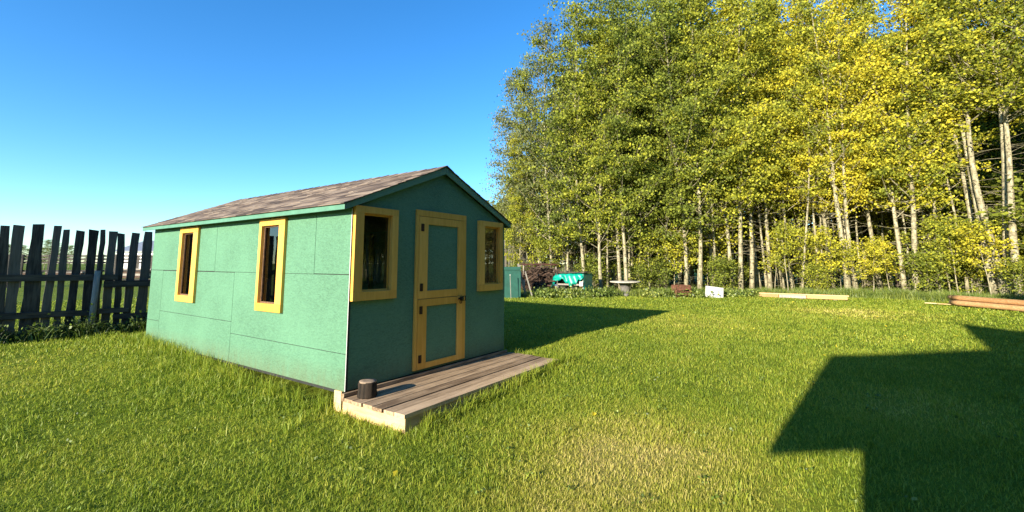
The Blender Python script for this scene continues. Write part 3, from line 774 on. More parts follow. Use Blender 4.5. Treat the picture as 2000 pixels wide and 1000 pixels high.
front = [  # px, depth, kind, ytop, lean deg (image right +), width
    (984, 25.5, 'full3', 395, -3, .9), (1016, 24.0, 'full2', 255, -4, .8),
    (1006, 25.0, 'grey1', 215, -5, .9), (1032, 24.5, 'grey1', 140, -4, .85), (1056, 24.0, 'full0', 110, -4, .7), (1080, 23.0, 'grey0', 22, -4, .8), (1110, 22.6, 'full1', 60, -1, .75), (1140, 22.2, 'full2', -5, -2, 1.0), (1176, 21.2, 'full3', 10, 0, .95),
    (1211, 21.6, 'full0', -20, -4, 1.0), (1222, 21.2, 'mid0', -30, 0, 1.0), (1262, 23.0, 'full1', -60, 1, 1.0), (1300, 22.4, 'full2', -50, 0, 1.0), (1336, 21.6, 'full3', -40, -4, 1.0),
    (1364, 21.4, 'mid1', -60, -4, 1.0), (1392, 22.5, 'full0', -70, -3, 1.0), (1428, 22.2, 'mid2', -60, 0, 1.0), (1446, 21.8, 'mid0', -80, 0, 1.1), (1466, 22.6, 'mid1', -70, -3, 1.0),
    (1474, 23.4, 'thin0', -60, 1, 1.0), (1501, 22.8, 'mid2', -40, 0, 1.0), (1524, 24.0, 'thin1', -60, 2, 1.0), (1546, 23.2, 'mid1', -50, 1, .8), (1592, 23.0, 'thin2', -40, -2, 1.0),
    (1622, 22.5, 'mid0', -50, 2, 1.0), (1650, 21.0, 'fork0', -60, 0, 1.0), (1668, 21.2, 'mid1', -60, 1, 1.0), (1712, 22.0, 'mid2', -70, 0, 1.0), (1762, 20.8, 'mid2', -80, 0, 1.0),
    (1786, 20.4, 'mid0', -90, 0, 1.25), (1830, 20.8, 'mid0', -80, 1, .9), (1884, 20.0, 'thin0', -60, 0, 1.0), (1905, 20.2, 'high2', -80, -1, 1.1), (1936, 19.2, 'high0', -60, -1, 1.3),
    (1952, 18.8, 'high1', -90, -1, 1.35), (1968, 18.6, 'high2', -90, 1, 1.2), (1992, 17.6, 'high0', -120, 3, 1.3), (2040, 18.4, 'high1', -90, 0, 1.2), (2090, 19, 'high2', -90, 0, 1.0)]
for i, (px, dp_, kind, yt, ln, wd) in enumerate(front):
    x, y = at(px, dp_); H = min(17.5, hgt(px, yt, dp_)); yy = max(0, min(1, yel(px)+random.uniform(-.2, .2)))
    hh = 'high crown' if kind.startswith('high') else ('slim trunk' if kind.startswith('thin') else ('forked trunk' if kind == 'fork0' else 'low leafy crown' if kind.startswith('full') else 'bare low trunk'))
    place(kind, 'aspen_tree', '%s aspen from left along wood, %s, %s' % (ORD[i], hh, landmark(px)), 'tree', 'aspens along the front of the wood',
          x, y, H, yy, (R(ln)*-math.sin(YAW+math.pi/2)*-RT[1]*0, R(ln)), wd)
# second and third rows
def row(n, p0, p1, d0, d1, kinds, ytop, lab, grp, dark=0.0, name='aspen_tree'):
    for i in range(n):
        px = p0+(p1-p0)*(i+random.uniform(.1, .9))/n; dd = random.uniform(d0, d1); x, y = at(px, dd)
        cut = float(np.interp(px, [960, 1000, 1040, 1080, 1120, 1160, 1200], [430, 385, 300, 210, 140, 90, 40]))
        H = min(16.5, hgt(px, max(cut, ytop+random.uniform(-70, 90)), dd))
        if name == 'thicket_bush': H = random.uniform(3, 5)
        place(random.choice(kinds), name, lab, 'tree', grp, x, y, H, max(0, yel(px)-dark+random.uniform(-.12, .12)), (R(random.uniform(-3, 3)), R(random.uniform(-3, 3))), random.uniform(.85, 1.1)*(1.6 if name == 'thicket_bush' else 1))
row(22, 1180, 1860, 21.8, 24.2, ['thin0', 'thin1', 'thin2'], -20, 'very slim young aspen squeezed between the front trunks of the wood', 'slim young aspens in the front of the wood', .0)
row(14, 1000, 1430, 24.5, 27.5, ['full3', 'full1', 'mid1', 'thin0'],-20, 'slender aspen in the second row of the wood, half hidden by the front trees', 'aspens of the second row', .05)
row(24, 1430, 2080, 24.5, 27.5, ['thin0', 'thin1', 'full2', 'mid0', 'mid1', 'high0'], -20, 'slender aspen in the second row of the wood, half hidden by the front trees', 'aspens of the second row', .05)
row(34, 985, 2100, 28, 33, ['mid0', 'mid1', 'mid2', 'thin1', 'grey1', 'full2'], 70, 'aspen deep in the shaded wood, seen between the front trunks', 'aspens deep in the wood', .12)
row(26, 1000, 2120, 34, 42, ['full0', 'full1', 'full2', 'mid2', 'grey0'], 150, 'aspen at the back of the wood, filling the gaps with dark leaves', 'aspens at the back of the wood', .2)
for i, (px, dd) in enumerate([(1500, 27.5), (1560, 29), (1612, 31), (1700, 28.5), (1750, 27), (1800, 30), (1870, 26), (1925, 25.5), (1985, 24.5), (1290, 29), (1400, 30), (1650, 34)]):
    x, y = at(px, dd); place('spruce%d' % (i % 2), 'spruce_tree', 'dark spruce with bare lower twigs standing among the aspens in the wood', 'tree', 'spruces inside the wood', x, y, random.uniform(12, 15), .2)
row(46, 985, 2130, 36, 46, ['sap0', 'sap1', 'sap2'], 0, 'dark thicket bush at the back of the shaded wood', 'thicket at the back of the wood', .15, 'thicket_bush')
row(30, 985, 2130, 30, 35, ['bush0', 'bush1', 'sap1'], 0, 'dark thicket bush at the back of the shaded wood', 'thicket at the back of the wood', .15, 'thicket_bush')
# trees seen over the shed's right eave
for i, (px, dd, yt, kd, lab) in enumerate([(962, 30, 410, 'grey1', 'lowest grey-green tree just above the right eave of the shed'), (992, 31, 350, 'full1', 'olive tree right of the shed eave, shorter than the wood'),
                         (1022, 27, 300, 'grey0', 'leaning grey-green aspen at the left end of the wood'), (1012, 34, 330, 'full2', 'far olive tree at the left end of the wood')]):
    x, y = at(px, dd); place(kd, 'aspen_tree', lab, 'tree', None, x, y, hgt(px, yt, dd), .3, (0, R(-3)), 1.1)
# wood beyond the right edge of the frame (reflected in the front windows)
for i in range(22):
    x = random.uniform(17.5, 27); y = -12.5-i*1.05+random.uniform(-.5, .5)
    place(random.choice(['mid0', 'mid1', 'high0', 'high2', 'full1']), 'aspen_tree', 'unseen aspen added right of the viewpoint to block low sky light', 'tree', 'aspens right of the picture', x, y, random.uniform(13, 16), .35)
for i in range(26):  # unseen row added to keep low sky light off the shed front
    x = -3+i*.85+random.uniform(-.4, .4); y = -19-random.uniform(0, 4)-abs(i-13)*.1
    place(random.choice(['full0', 'full1', 'mid1', 'full3', 'mid2']), 'aspen_tree', 'unseen aspen added right of the viewpoint to block low sky light', 'tree', 'aspens right of the picture', x, y, random.uniform(12, 15), .3)
for i in range(60):
    place(random.choice(['sap0', 'sap1', 'sap2']), 'thicket_bush', 'bush of the same wood beyond the peeled logs, mirrored in the front windows', 'bush', 'bushes right of the picture', random.uniform(22, 31), -11.5-i*.5, random.uniform(3, 6), .25, wide=1.6)
# understorey: saplings and shrubs, one row along the wood edge
usp = [(1008, 22.5, 'bush0', 1.3), (1055, 21.5, 'sap0', 3.4), (1100, 23, 'sap1', 3.6), (1160, 22.6, 'bush1', 1.7), (1190, 23.5, 'sap2', 3.2), (1250, 21.4, 'bush0', 1.5), (1268, 22, 'sap0', 3.0), (1283, 20.9, 'bush1', 1.9),
       (1316, 21.0, 'sap1', 3.2), (1345, 22.2, 'sap2', 3.3), (1380, 21.7, 'sap0', 3.0), (1404, 21.2, 'bush0', 1.8), (1412, 22.6, 'sap1', 3.6), (1440, 23.6, 'bush1', 1.8), (1510, 22.0, 'sap2', 2.9), (1536, 21.4, 'sap0', 3.3),
       (1573, 21.8, 'sap1', 3.4), (1590, 20.6, 'bush0', 1.5), (1612, 21.0, 'sap2', 3.0), (1640, 20.8, 'sap0', 2.6), (1666, 20.0, 'sap1', 2.3), (1700, 20.3, 'sap2', 2.5), (1716, 21.2, 'bush1', 2.0), (1735, 20.8, 'sap0', 2.9),
       (1812, 20.0, 'bush0', 1.9), (1832, 20.6, 'bush1', 2.3), (1850, 20.0, 'sap1', 3.9), (1868, 19.2, 'sap2', 3.2), (1893, 18.6, 'sap0', 2.5), (1910, 19.6, 'bush1', 2.2), (1930, 18.2, 'sap1', 3.0), (1978, 17.9, 'sap2', 3.3), (1996, 17.2, 'bush0', 1.7)]
for i, (px, dd, kd, H) in enumerate(usp):
    dd += (0, 1.3, .5)[i % 3]; H *= (1, .8, .9)[(i*7) % 3]
    x, y = at(px, dd); yy = max(0, yel(px)+random.uniform(-.08, .22)); b = kd.startswith('bush')
    if b: yy *= .5
    place(kd, 'shrub' if b else 'aspen_sapling', '%s undergrowth plant from left, %s, %s' % (ORD[i], 'low bush' if b else 'leafy sapling', landmark(px)), 'shrub' if b else 'sapling',
          'undergrowth along the wood edge', x, y, H, yy, (R(random.uniform(-4, 4)), R(random.uniform(-6, 4))), 1.1)
# far trees left
for i, (px, dd, yt) in enumerate([(8, 120, 478), (42, 110, 480), (58, 118, 486), (88, 95, 468), (100, 100, 474), (118, 105, 482), (135, 110, 480), (150, 120, 492), (172, 125, 498), (-30, 110, 470), (75, 115, 484), (28, 118, 486)]):
    x, y = at(px, dd); place('full%d' % (i % 4), 'far_tree', 'small dark tree on the horizon seen between the fence boards', 'tree', 'trees on the horizon', x, y, hgt(px, yt, dd), .05, wide=1.9)

# ------------------------------------------------------------------ slab fence behind the junk at the edge of the wood
sf = thing('slab_fence', 'pale upright slab fence half hidden behind the brush pile and tarp', 'fence', (*at(1080, 27), 0))
a = np.array(at(975, 24.5)); b = np.array(at(1195, 28.5)); n = 46; dv = (b-a)/n; ang = math.atan2(dv[1], dv[0]); ln = float(np.hypot(*dv))
for i in range(n):
    if random.random() < .08: continue
    c = a+dv*(i+.5); mm = Matrix.Translation((c[0], c[1], 0)) @ Matrix.Rotation(ang, 4, 'Z') @ Matrix.Rotation(R(random.uniform(-2.5, 2.5)), 4, 'Y')
    mb = MB(); wd = ln*random.uniform(.25, .42); mb.box(-wd, wd, -.015, .015, 0, random.uniform(2.2, 2.75), mm); mb.build('picket', 'slab' if random.random() < .7 else 'pole', sf)
for z in (.7, 1.9):
    mb = MB(); mm = Matrix.Translation((a[0], a[1], 0)) @ Matrix.Rotation(ang, 4, 'Z'); mb.box(0, ln*n, .02, .07, z, z+.1, mm); mb.build('rail', 'rail', sf)

# ------------------------------------------------------------------ things along the wood edge
def frame_at(px, d, yaw=0.0, z=None):
    """local frame: x = photo right, y = away from the viewer"""
    x, y = at(px, d); zz = float(gz(x, y)) if z is None else z
    return Matrix.Translation((x, y, zz)) @ Matrix.Rotation(math.atan2(RT[1], RT[0])+yaw, 4, 'Z'), (x, y, zz)
# teal board panel
mm, loc = frame_at(1000, 18.7, .1)
t = thing('standing_board', 'teal painted board standing upright right of the shed', 'panel', loc)
mb = MB(); mb.box(-.42, .36, 0, .03, 0, 1.27, mm); mb.build('board', 'greendark', t, bevel=.004)
mb = MB(); mb.box(-.42, .36, -.035, -.002, 1.14, 1.24, mm); mb.box(-.42, -.34, -.035, -.002, .05, 1.13, mm); mb.box(.28, .36, -.035, -.002, .05, 1.13, mm); mb.build('batten', 'greendark', t, bevel=.003)
mm, loc = frame_at(998, 18.3, 0)
t = thing('stake', 'thin pale stake standing in front of the teal board', 'stake', loc)
mb = MB(); mb.box(-.014, .014, -.01, .01, 0, .92, mm @ Matrix.Rotation(R(-2), 4, 'Y')); mb.build('shaft', 'pole', t)
mb = MB(); mb.box(-.02, .02, -.014, .014, .925, .96, mm @ Matrix.Rotation(R(-2), 4, 'Y')); mb.build('cap', 'white', t)
# leaning poles
for i, (px, d, h, le, mt, lab) in enumerate([(1028, 19.2, 1.45, -14, 'pole', 'broad pale board leaning to the left against the brush pile'), (1040, 19.0, 1.15, -16, 'pole', 'narrow pale pole leaning on the brush pile, right of the broad board'),
                                     (1024, 19.4, .75, 0, 'pole', 'short upright pale stick beside the teal board')]):
    mm, loc = frame_at(px, d, .1); t = thing('leaning_board', lab, 'board', loc)
    mb = MB(); wv = .045 if i == 0 else .028; mb.box(-wv, wv, -.015, .015, 0, h, mm @ Matrix.Rotation(R(le), 4, 'Y')); mb.build('plank', mt, t, bevel=.003)
# brush pile: countless sticks
def brush(px0, px1, d, h, n, seed, mt='brush'):
    random.seed(seed); mb = MB(); a, b = at(px0, d), at(px1, d)
    for i in range(n):
        u = random.random(); hz = h*(math.sin(math.pi*min(.98, u*.9+.08)))**.5
        c = Vector((a[0]+(b[0]-a[0])*u, a[1]+(b[1]-a[1])*u, random.uniform(.02, hz)))+Vector((random.gauss(0, .25), random.gauss(0, .35), 0))
        dr = Vector((random.gauss(0, 1), random.gauss(0, 1), random.gauss(0, .35))).normalized()*random.uniform(.15, .6)
        r = random.choice((.006, .01, .01, .022, .035))
        mb.tube([c-dr, c+Vector((random.gauss(0, .04), 0, random.gauss(0, .04))), c+dr], [r, r*.9, r*.5], 4)
    return mb
t = brush(1026, 1082, 20.9, 1.2, 1300, 3).build('brush_pile', 'brush'); tag(t, 'tangled heap of cut branches between the teal board and the green tarp', 'brush pile', kind='stuff')
# reddish sheet over the brush pile
mm, loc = frame_at(1052, 21.6, .15, 0)
t = thing('lean_to', 'faded red sheet metal lean-to over the brush pile', 'lean-to', loc)
mb = MB()
for k in range(10): mb.box(-.85+k*.17, -.85+k*.17+.165, -.5, .7, 1.36+(.008 if k % 2 else 0), 1.375+(.008 if k % 2 else 0), mm @ Matrix.Rotation(R(3), 4, 'X')); 
mb.build('roof_sheet', 'redmetal', t)
for sx in (-.8, .75):
    for sy in (-.4, .5):
        mb = MB(); mb.tube([mm @ Vector((sx, sy, -.02)), mm @ Vector((sx, sy, 1.33))], .03, 6); mb.build('post', 'slab', t)
# tarp covered trailer frame
mm, loc = frame_at(1121, 20.0, -.55)
tp = thing('tarp_shelter', 'low box frame draped with a torn bright teal tarp in front of the trunks', 'tarp shelter', loc)
def drape():
    mb = MB(); nx, ny = 20, 12; w2, d2 = .64, .50; zt = .98; V = []
    rs = np.random.default_rng(5)
    # perimeter cloth: top grid plus hanging skirts on front, right and back
    def P_(u, v): # u along x -1..1 ; v folded from front hem (-) over the top to back hem
        x = u*w2
        if v < .35: f = v/.35; y = -d2-.06*math.sin(u*9+v*5); z = zt-(1-f)*(.38+.15*math.sin(u*4.3+1)+.06*math.sin(u*17)); y -= .05*(1-f)
        elif v < .65: f = (v-.35)/.3; y = -d2+2*d2*f; z = zt+.03*math.sin(u*3.2)*math.sin(f*3.1)+.015*math.sin(u*11+f*9)
        else: f = (v-.65)/.35; y = d2+.05*f; z = zt-f*.6
        return mm @ Vector((x+.03*math.sin(v*20)-(.16*max(0, -u-.6)/.4 if v < .35 else 0), y, z-(.10*max(0, -u-.6)/.4)))
    for j in range(ny+1):
        for i in range(nx+1): V.append(P_(-1+2*i/nx, j/ny))
    F = [(j*(nx+1)+i, j*(nx+1)+i+1, (j+1)*(nx+1)+i+1, (j+1)*(nx+1)+i) for j in range(ny) for i in range(nx)]
    mb.add(V, F)
    for s, hem in ((1, .84), (-1, .6)):
        V = []; nn = 12
        for i in range(nn+1):
            y = -d2+2*d2*i/nn
            for k in range(7):
                f = k/6; V.append(mm @ Vector((s*(w2+(.05 if s > 0 else .26)*f+.03*math.sin(i*1.7+k)*f), y, zt-f*(hem+.05*math.sin(i*1.3)))))
        mb.add(V, [(i*7+k, i*7+k+1, (i+1)*7+k+1, (i+1)*7+k) for i in range(nn) for k in range(6)])
    o = mb.build('tarp', 'tarp', tp, True); s = o.modifiers.new('thick', 'SOLIDIFY'); s.thickness = .006
drape()
for sx in (-.60, .60):
    for sy in (-.45, .45):
        mb = MB(); mb.box(sx-.025, sx+.025, sy-.025, sy+.025, 0, .955, mm); mb.build('leg', 'pole', tp)
mb = MB(); mb.box(-.57, .57, -.47, -.43, .48, .55, mm); mb.box(-.57, .57, -.42, .45, .30, .33, mm); mb.build('shelf', 'slab', tp)
mb = MB(); mb.box(-.40, .70, -.54, .54, 1.03, 1.045, mm); mb.build('top_board', 'silver', tp)
mb = MB(); mb.box(.50, .66, -.60, -.585, .46, .66, mm); mb.build('pale_patch', 'white', tp)
mb = MB(); mb.box(-.58, .58, .40, .43, .1, .93, mm); mb.build('dark_liner', 'tarpin', tp)
# junk under and beside
random.seed(5)
for i, (dx, dy, dz, s, mt, nm, lab, ct) in enumerate([(-.35, -.2, .335, .13, 'darkjunk', 'bucket', 'dark round bucket on the left of the shelf under the teal tarp', 'bucket'), (.1, -.25, .335, .12, 'white', 'bucket', 'white bucket in the middle of the shelf under the teal tarp', 'bucket'),
                                          (.42, -.2, .335, .11, 'rust', 'bucket', 'rusty tin on the right of the shelf under the teal tarp', 'bucket'), (-.1, -.35, 0, .16, 'darkjunk', 'bucket', 'black pot on the ground under the teal tarp', 'pot')]):
    c = mm @ Vector((dx, dy, dz)); t = thing(nm, lab, ct, tuple(c), 'junk under the tarp')
    mb = MB(); mb.lathe([(s*.75, 0), (s, s*1.3), (s*1.05, s*1.32), (s*.95, s*1.35)], 0, 0, 14); mb.v = [(x+c.x, y+c.y, z+c.z) for x, y, z in mb.v]; mb.build('body', mt, t, True)
    mb = MB(); mb.tube([(c.x+s*math.cos(q_), c.y, c.z+s*1.3+s*.6*math.sin(q_)) for q_ in np.linspace(0, math.pi, 9)], .006, 5); mb.build('bail', 'black', t)
mm2, loc = frame_at(1093, 20.3, .1)
t = thing('crate', 'grey crate with a blue lid at the left end of the teal tarp', 'crate', loc)
mb = MB()
for k in range(4): mb.box(-.24, .24, -.22, .2, .06+k*.1, .145+k*.1, mm2)
mb.build('body', 'stonedk', t, bevel=.006)
mb = MB(); mb.box(-.28, .28, -.26, .24, .46, .50, mm2); mb.build('lid', 'bluejunk', t, bevel=.01)
# round stone-topped table
mm, loc = frame_at(1220, 20.0)
t = thing('stone_table', 'round pale stone-topped table on a dark pedestal at the wood edge', 'table', loc)
mb = MB(); mb.lathe([(.0, .575), (.60, .575), (.655, .60), (.66, .625), (.64, .645), (.0, .65)], 0, 0, 32); mb.v = [(x*1.0+loc[0], y+loc[1], z+loc[2]) for x, y, z in mb.v]; mb.build('table_top', 'stone', t, False, .005)
mb = MB(); mb.lathe([(.30, .0), (.27, .1), (.20, .22), (.20, .4), (.30, .573)], 0, 0, 14); mb.v = [(x+loc[0], y+loc[1], z+loc[2]) for x, y, z in mb.v]; mb.build('pedestal', 'stonedk', t)
mb = MB()
for k in range(7): 
    a_ = k*.9; mb.lathe([(.03, .0), (.10, .03), (.12, .08), (.08, .14), (.02, .16)], .38*math.cos(a_), .38*math.sin(a_), 7)
mb.v = [(x+loc[0], y+loc[1], z+loc[2]) for x, y, z in mb.v]; mb.build('stone', 'stonedk', t)
# rusty fire box
mm, loc = frame_at(1329, 19.4, .2)
t = thing('fire_box', 'small open rusted steel fire box on the grass at the wood edge', 'fire box', loc)
mb = MB()
for k, z in enumerate((.10, .20)):
    mb.box(-.33+.01*k, .30, -.19, -.165, z, z+.055, mm)
mb.box(-.36, -.335, -.2, .2, .03, .50, mm); mb.box(.31, .335, -.2, .2, .03, .50, mm); mb.box(-.335, .31, .17, .2, .03, .52, mm); mb.box(-.335, .31, -.165, .17, .05, .075, mm)
mb.box(-.335, .31, -.2, -.175, .30, .50, mm @ Matrix.Rotation(R(-4), 4, 'Y')); mb.build('body', 'rust', t, bevel=.004)
for sx in (-.31, .27):
    for sy in (-.15, .12):
        mb = MB(); mb.box(sx, sx+.035, sy, sy+.035, -.02, .049, mm); mb.build('leg', 'rust', t)
# white board
mm, loc = frame_at(1391, 18.9, -.35)
t = thing('white_board', 'tilted square white board lying against the grass at the wood edge', 'board', loc)
m3 = mm @ Matrix.Rotation(R(7), 4, 'Y') @ Matrix.Rotation(R(-38), 4, 'X')
mb = MB(); mb.box(-.33, .36, 0, .025, .0, .56, m3); mb.build('sheet', 'white', t, bevel=.004)
mb = MB(); mb.box(-.30, .33, .027, .06, .45, .5, m3); mb.box(-.30, .33, .027, .06, .06, .11, m3); mb.build('batten', 'silver', t)
# beam
def log_between(t, A, B, r, mt, name, flat=False):
    A = Vector(A); B = Vector(B); n = 10; pts = [A.lerp(B, i/n) for i in range(n+1)]
    mb = MB(); mb.tube(pts, [r*(1+random.uniform(-.03, .03)) for _ in pts], 12); return mb.build(name, mt, t, True)
A = at(1479, 19.35); B = at(1650, 17.6)
t = thing('squared_beam', 'long squared pale timber beam lying on the grass at the wood edge', 'beam', (A[0], A[1], 0))
ang = math.atan2(B[1]-A[1], B[0]-A[0]); ll = math.hypot(B[0]-A[0], B[1]-A[1]); mm = Matrix.Translation((A[0], A[1], 0)) @ Matrix.Rotation(ang, 4, 'Z')
mb = MB(); mb.box(0, ll*.24, -.10, .10, .03, .155, mm); mb.box(ll*.245, ll*.56, -.10, .10, .03, .155, mm); mb.box(ll*.565, ll, -.10, .10, .03, .155, mm); mb.build('beam', 'freshx', t, bevel=.008)
mb = MB(); mb.box(ll*.25, ll*.555, -.112, -.102, .03, .14, mm); mb.build('grey_board', 'slab', t)
mb = MB(); mb.box(.02, ll+.05, -.09, .09, .158, .20, mm); mb.build('cover_board', 'peeled', t, bevel=.004)
mb = MB()
for q_ in (.4, ll*.5, ll-.4): mb.box(q_-.06, q_+.06, -.2, .2, -.03, .028, mm)
mb.build('sleeper', 'slab', t)
# peeled logs, each a thing
A0 = np.array(at(1856, 15.8)); B0 = np.array(at(2040, 13.0)); dirv = (B0-A0)/np.hypot(*(B0-A0)); nrm = np.array([-dirv[1], dirv[0]])
if nrm @ uy < 0: nrm = -nrm
for i, (u0, u1, off, z, r, lab) in enumerate([(0.0, 0.0, 0, .085, .085, 'orange peeled log at the front bottom of the log stack'), (.08, .0, .18, .085, .085, 'peeled log lying behind the front log at the bottom of the stack'),
                                    (-.05, .1, .09, .235, .08, 'peeled log with a darker end on top of the stack, nearer the lawn'), (.25, .2, .27, .24, .08, 'peeled log on top of the stack, nearer the trees'), (.3, .0, .36, .085, .085, 'rearmost peeled log at the bottom of the stack')]):
    A = A0+dirv*u0+nrm*off; B = B0+dirv*u1+nrm*off; za = float(gz(*A)); 
    t = thing('peeled_log', lab, 'log', (A[0], A[1], za), 'peeled logs stacked at the wood edge')
    o = log_between(t, (A[0], A[1], za+z+.04), (B[0], B[1], za+z+.04), r, 'peeled', 'stem')
    ex = A-dirv*.004; mb = MB(); mb.tube([(ex[0], ex[1], za+z+.04), (A[0]+dirv[0]*.0, A[1]+dirv[1]*.0, za+z+.04)], r*.96, 12); mb.build('sawn_end', 'logend', t)
A = np.array(at(1800, 16.2)); B = np.array(at(1880, 15.2)); t = thing('loose_board', 'pale loose board lying in the grass left of the peeled logs', 'board', (A[0], A[1], 0))
ang = math.atan2(B[1]-A[1], B[0]-A[0]); ll = float(np.hypot(*(B-A))); mm = Matrix.Translation((A[0], A[1], .03)) @ Matrix.Rotation(ang, 4, 'Z')
mb = MB(); mb.box(0, ll*.30, -.06, .06, 0, .03, mm); mb.box(ll*.34, ll, -.07, .07, 0, .028, mm); mb.build('plank', 'fresh', t, bevel=.003)

# ------------------------------------------------------------------ GRASS
def blades(X, Y, Z, hgt_, wid, lean, rnd, curl=.5):
    n = len(X); az = rng.uniform(0, 2*math.pi, n); fa = az+rng.normal(0, .9, n)+math.pi/2
    dx, dy = np.cos(az), np.sin(az); wx, wy = np.cos(fa)*wid/2, np.sin(fa)*wid/2
    V = np.empty((n, 5, 3)); P0 = np.stack([X, Y, Z-.01], -1)
    Wv = np.stack([wx, wy, np.zeros(n)], -1)
    D = np.stack([dx, dy, np.zeros(n)], -1)
    l = (lean*hgt_)[:, None]
    mid = P0+D*l*.35+np.array([0, 0, 1])*(hgt_*.58)[:, None]
    tip = P0+D*l+np.array([0, 0, 1])*(hgt_*np.clip(1-.25*lean, .35, 1))[:, None]
    V[:, 0] = P0-Wv; V[:, 1] = P0+Wv; V[:, 2] = mid+Wv*.8; V[:, 3] = mid-Wv*.8; V[:, 4] = tip
    b = np.arange(n)[:, None]*5
    return V.reshape(-1, 3), b+np.array([[0, 1, 2, 3]]), b+np.array([[3, 2, 4]])
def inside_shed(x, y): return (x > -.02) & (x < W_+.03) & (y > -.01) & (y < L_+.02)
def on_deck(x, y): return (x > -.03) & (x < 3.06) & (y > -1.03) & (y < .02)
def scatter(r0, r1, n, a0=-54, a1=54):
    r = np.sqrt(rng.uniform(r0*r0, r1*r1, n)); a = YAW+np.radians(rng.uniform(a0, a1, n))
    x = CAM[0]+r*np.sin(a); y = CAM[1]+r*np.cos(a)
    k = ~inside_shed(x, y) & ~on_deck(x, y); return x[k], y[k]
Vs, Q, T, Rn = [], [], [], []; base = 0
def addb(x, y, h, w_, lean, rn=None):
    global base
    V, q, t3 = blades(x, y, gz(x, y), h, w_, lean, None)
    Vs.append(V); Q.append(q+base); T.append(t3+base); base += len(V); Rn.append(rng.uniform(0, 1, len(x)) if rn is None else rn)
def clump(x, y, s=1.0):   # slow variation of blade height
    return .5+.5*np.sin(x*2.3*s+1.7*np.sin(y*1.9*s))*np.sin(y*2.9*s+1.3*np.sin(x*2.1*s+2))
for r0, r1, dens, wd, hb in [(1.4, 3.6, 9500, .0040, .044), (3.6, 6, 5200, .0052, .045), (6, 9.5, 2300, .0075, .047), (9.5, 15, 900, .012, .05), (15, 24, 300, .020, .055)]:
    area = math.radians(108)/2*(r1*r1-r0*r0); x, y = scatter(r0, r1, int(dens*area)); n = len(x)
    c = clump(x, y, 1.6)
    longer = 1+.9*np.exp(-((x+.25)/.45)**2)*ss(y, .2, 1)*(x < .0)+.5*np.exp(-((y+1.15)/.25)**2)*(x > -.2)*(x < 3.4)
    h = hb*rng.uniform(.45, 1.35, n)*(.75+.5*c)*longer
    addb(x, y, h, wd*rng.uniform(.6, 1.3, n), np.abs(rng.normal(.55, .4, n)))
# long tufts: along the shed wall, the deck edges and random tussocks
def tufts(pts, per, h, wd, spread, col=None):
    xs = np.repeat(pts[:, 0], per)+rng.normal(0, spread, len(pts)*per); ys = np.repeat(pts[:, 1], per)+rng.normal(0, spread, len(pts)*per)
    k = ~inside_shed(xs, ys) & ~on_deck(xs, ys); xs, ys = xs[k], ys[k]; n = len(xs)
    addb(xs, ys, h*rng.uniform(.4, 1.25, n), wd*rng.uniform(.6, 1.4, n), np.abs(rng.normal(.5, .35, n)), None if col is None else np.full(n, col)+rng.uniform(-.2, .2, n))
n = 190; tufts(np.stack([-np.abs(rng.normal(.06, .10, n)), rng.uniform(.1, 6.1, n)], -1), 16, .21, .006, .03)
n = 90; tufts(np.stack([-np.abs(rng.normal(.45, .3, n)), rng.uniform(-1.2, 5, n)], -1), 16, .13, .006, .05)
n = 120; tufts(np.stack([rng.uniform(0, 3.2, n), -1.07-np.abs(rng.normal(0, .06, n))], -1), 12, .17, .006, .03)
n = 40; tufts(np.stack([3.1+np.abs(rng.normal(0, .05, n)), rng.uniform(-1.1, .1, n)], -1), 12, .13, .006, .03)
n = 30; tufts(np.stack([-.07-np.abs(rng.normal(0, .05, n)), rng.uniform(-1.1, -.1, n)], -1), 12, .09, .006, .03)
x, y = scatter(2, 9, 260); tufts(np.stack([x, y], -1), 22, .095, .006, .05, .15)
V = np.concatenate(Vs); q = np.concatenate(Q); t3 = np.concatenate(T); rn = np.concatenate(Rn)
me = quads_mesh('lawn_grass', V, q, np.concatenate([rn, rn]), 'grass', t3)
tag(link('lawn_grass', me), 'short mown green grass covering the lawn, with dry yellow patches', 'grass', kind='stuff')
x, y = scatter(2.6, 22, 800); k = rng.uniform(0, 1, len(x)) < ss(np.hypot(x+3, y+4), 0, 22)*.75+.12; x, y = x[k], y[k]
LV, LF = leaf_quads(np.stack([x, y, gz(x, y)+rng.uniform(.01, .035, len(x))], -1), .038)
o = link('fallen_leaves', quads_mesh('fallen_leaves', LV, LF, rng.uniform(0, 1, len(LF)), 'leaf')); o.color = (.85, 0, 0, 1)
tag(o, 'yellow fallen leaves strewn over the lawn', 'leaves', kind='stuff')
x, y = scatter(2.4, 7, 120); xs = np.repeat(x, 9)+rng.normal(0, .035, len(x)*9); ys = np.repeat(y, 9)+rng.normal(0, .035, len(x)*9)
k = ~inside_shed(xs, ys) & ~on_deck(xs, ys); xs, ys = xs[k], ys[k]
LV, LF = leaf_quads(np.stack([xs, ys, gz(xs, ys)+rng.uniform(.015, .045, len(xs))], -1), .022)
o = link('lawn_weeds', quads_mesh('lawn_weeds', LV, LF, rng.uniform(0, 1, len(LF)), 'weed')); o.color = (.45, 0, 0, 1)
tag(o, 'small clover and broad-leaved weeds dotted through the near lawn', 'weeds', kind='stuff')
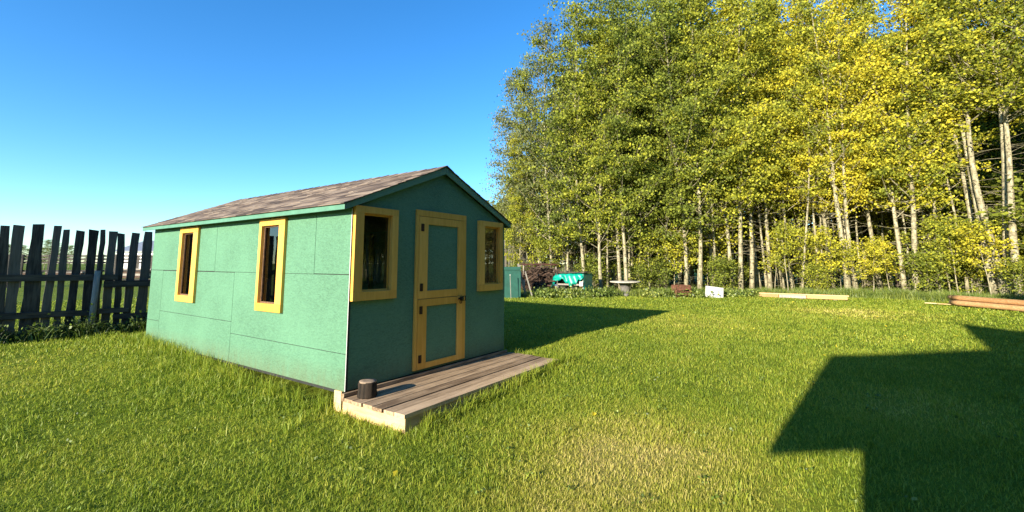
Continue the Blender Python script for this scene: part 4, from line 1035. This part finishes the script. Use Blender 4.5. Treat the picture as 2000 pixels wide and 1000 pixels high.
# tall grass at the edge of the wood and weeds at the fence
Vs, Q, T, Rn = [], [], [], []; base = 0
n = 60000; px = rng.uniform(985, 2080, n); dd = np.interp(px, [985, 1200, 1330, 1480, 1700, 1860, 2080], [19.0, 19.6, 19.2, 19.6, 18.6, 16.6, 15.0])+rng.exponential(1.5, n)
r_ = np.array([pray(p, 514.2) for p in (0, 2000)]); d_ = r_[0][None]+(r_[1]-r_[0])[None]*(px/2000)[:, None]
x = CAM[0]+d_[:, 0]*dd; y = CAM[1]+d_[:, 1]*dd
hh = rng.uniform(.12, .42, n)*(.6+.7*clump(x, y, .8)); addb(x, y, hh, rng.uniform(.008, .02, n), np.abs(rng.normal(.5, .35, n)))
V = np.concatenate(Vs); q = np.concatenate(Q); t3 = np.concatenate(T); rn = np.concatenate(Rn)
me = quads_mesh('tall_grass', V, q, np.concatenate([rn, rn]), 'weed', t3); o = link('tall_grass', me); o.color = (.55, 0, 0, 1)
tag(o, 'tall unmown grass along the foot of the wood', 'grass', kind='stuff')
Vs, Q, T, Rn = [], [], [], []; base = 0
n = 9000; x = rng.uniform(-3.3, 2.5, n); y = FY-.12-np.abs(rng.normal(0, .16, n))+rng.choice([0, .3], n)
addb(x, y, rng.uniform(.08, .40, n)*(.5+.9*clump(x*2, y, 1.)), rng.uniform(.006, .02, n), np.abs(rng.normal(.7, .4, n)))
n = 1600; C = np.stack([rng.uniform(-3.3, 2.0, n), FY-.15-np.abs(rng.normal(0, .13, n)), np.abs(rng.normal(.12, .12, n))], -1)
C[:, 2] *= .5+1.1*clump(C[:, 0]*2, C[:, 1]); LV, LF = leaf_quads(C, .055)
V = np.concatenate(Vs+[LV]); q = np.concatenate(Q+[LF+base]); t3 = np.concatenate(T); rn = np.concatenate(Rn); lr = rng.uniform(0, 1, len(LF))
me = quads_mesh('fence_weeds', V, q, np.concatenate([rn, lr, rn]), 'weed', t3); o = link('fence_weeds', me); o.color = (.25, 0, 0, 1)
tag(o, 'dark weeds growing along the foot of the board fence', 'weeds', kind='stuff')
# broad-leaved weeds in the junk strip
n = 10200; px = np.concatenate([rng.normal(1068, 10, 2200), rng.normal(1122, 26, 4200), rng.normal(1165, 12, 1200), rng.uniform(1252, 1480, 2600)]); dd = np.concatenate([rng.normal(19.2, .25, 7600), rng.normal(19.6, .4, 2600)])
d_ = r_[0][None]+(r_[1]-r_[0])[None]*(px/2000)[:, None]
C = np.stack([CAM[0]+d_[:, 0]*dd, CAM[1]+d_[:, 1]*dd, np.abs(rng.normal(.10, .12, n))], -1); LV, LF = leaf_quads(C, .075)
me = quads_mesh('broad_weeds', LV, LF, rng.uniform(0, 1, n), 'weed'); o = link('broad_weeds', me); o.color = (.62, 0, 0, 1)
tag(o, 'broad-leaved weeds in front of the tarp shelter and along the wood edge', 'weeds', kind='stuff')

for o in bpy.data.objects:
    if '_w' in o: del o['_w']
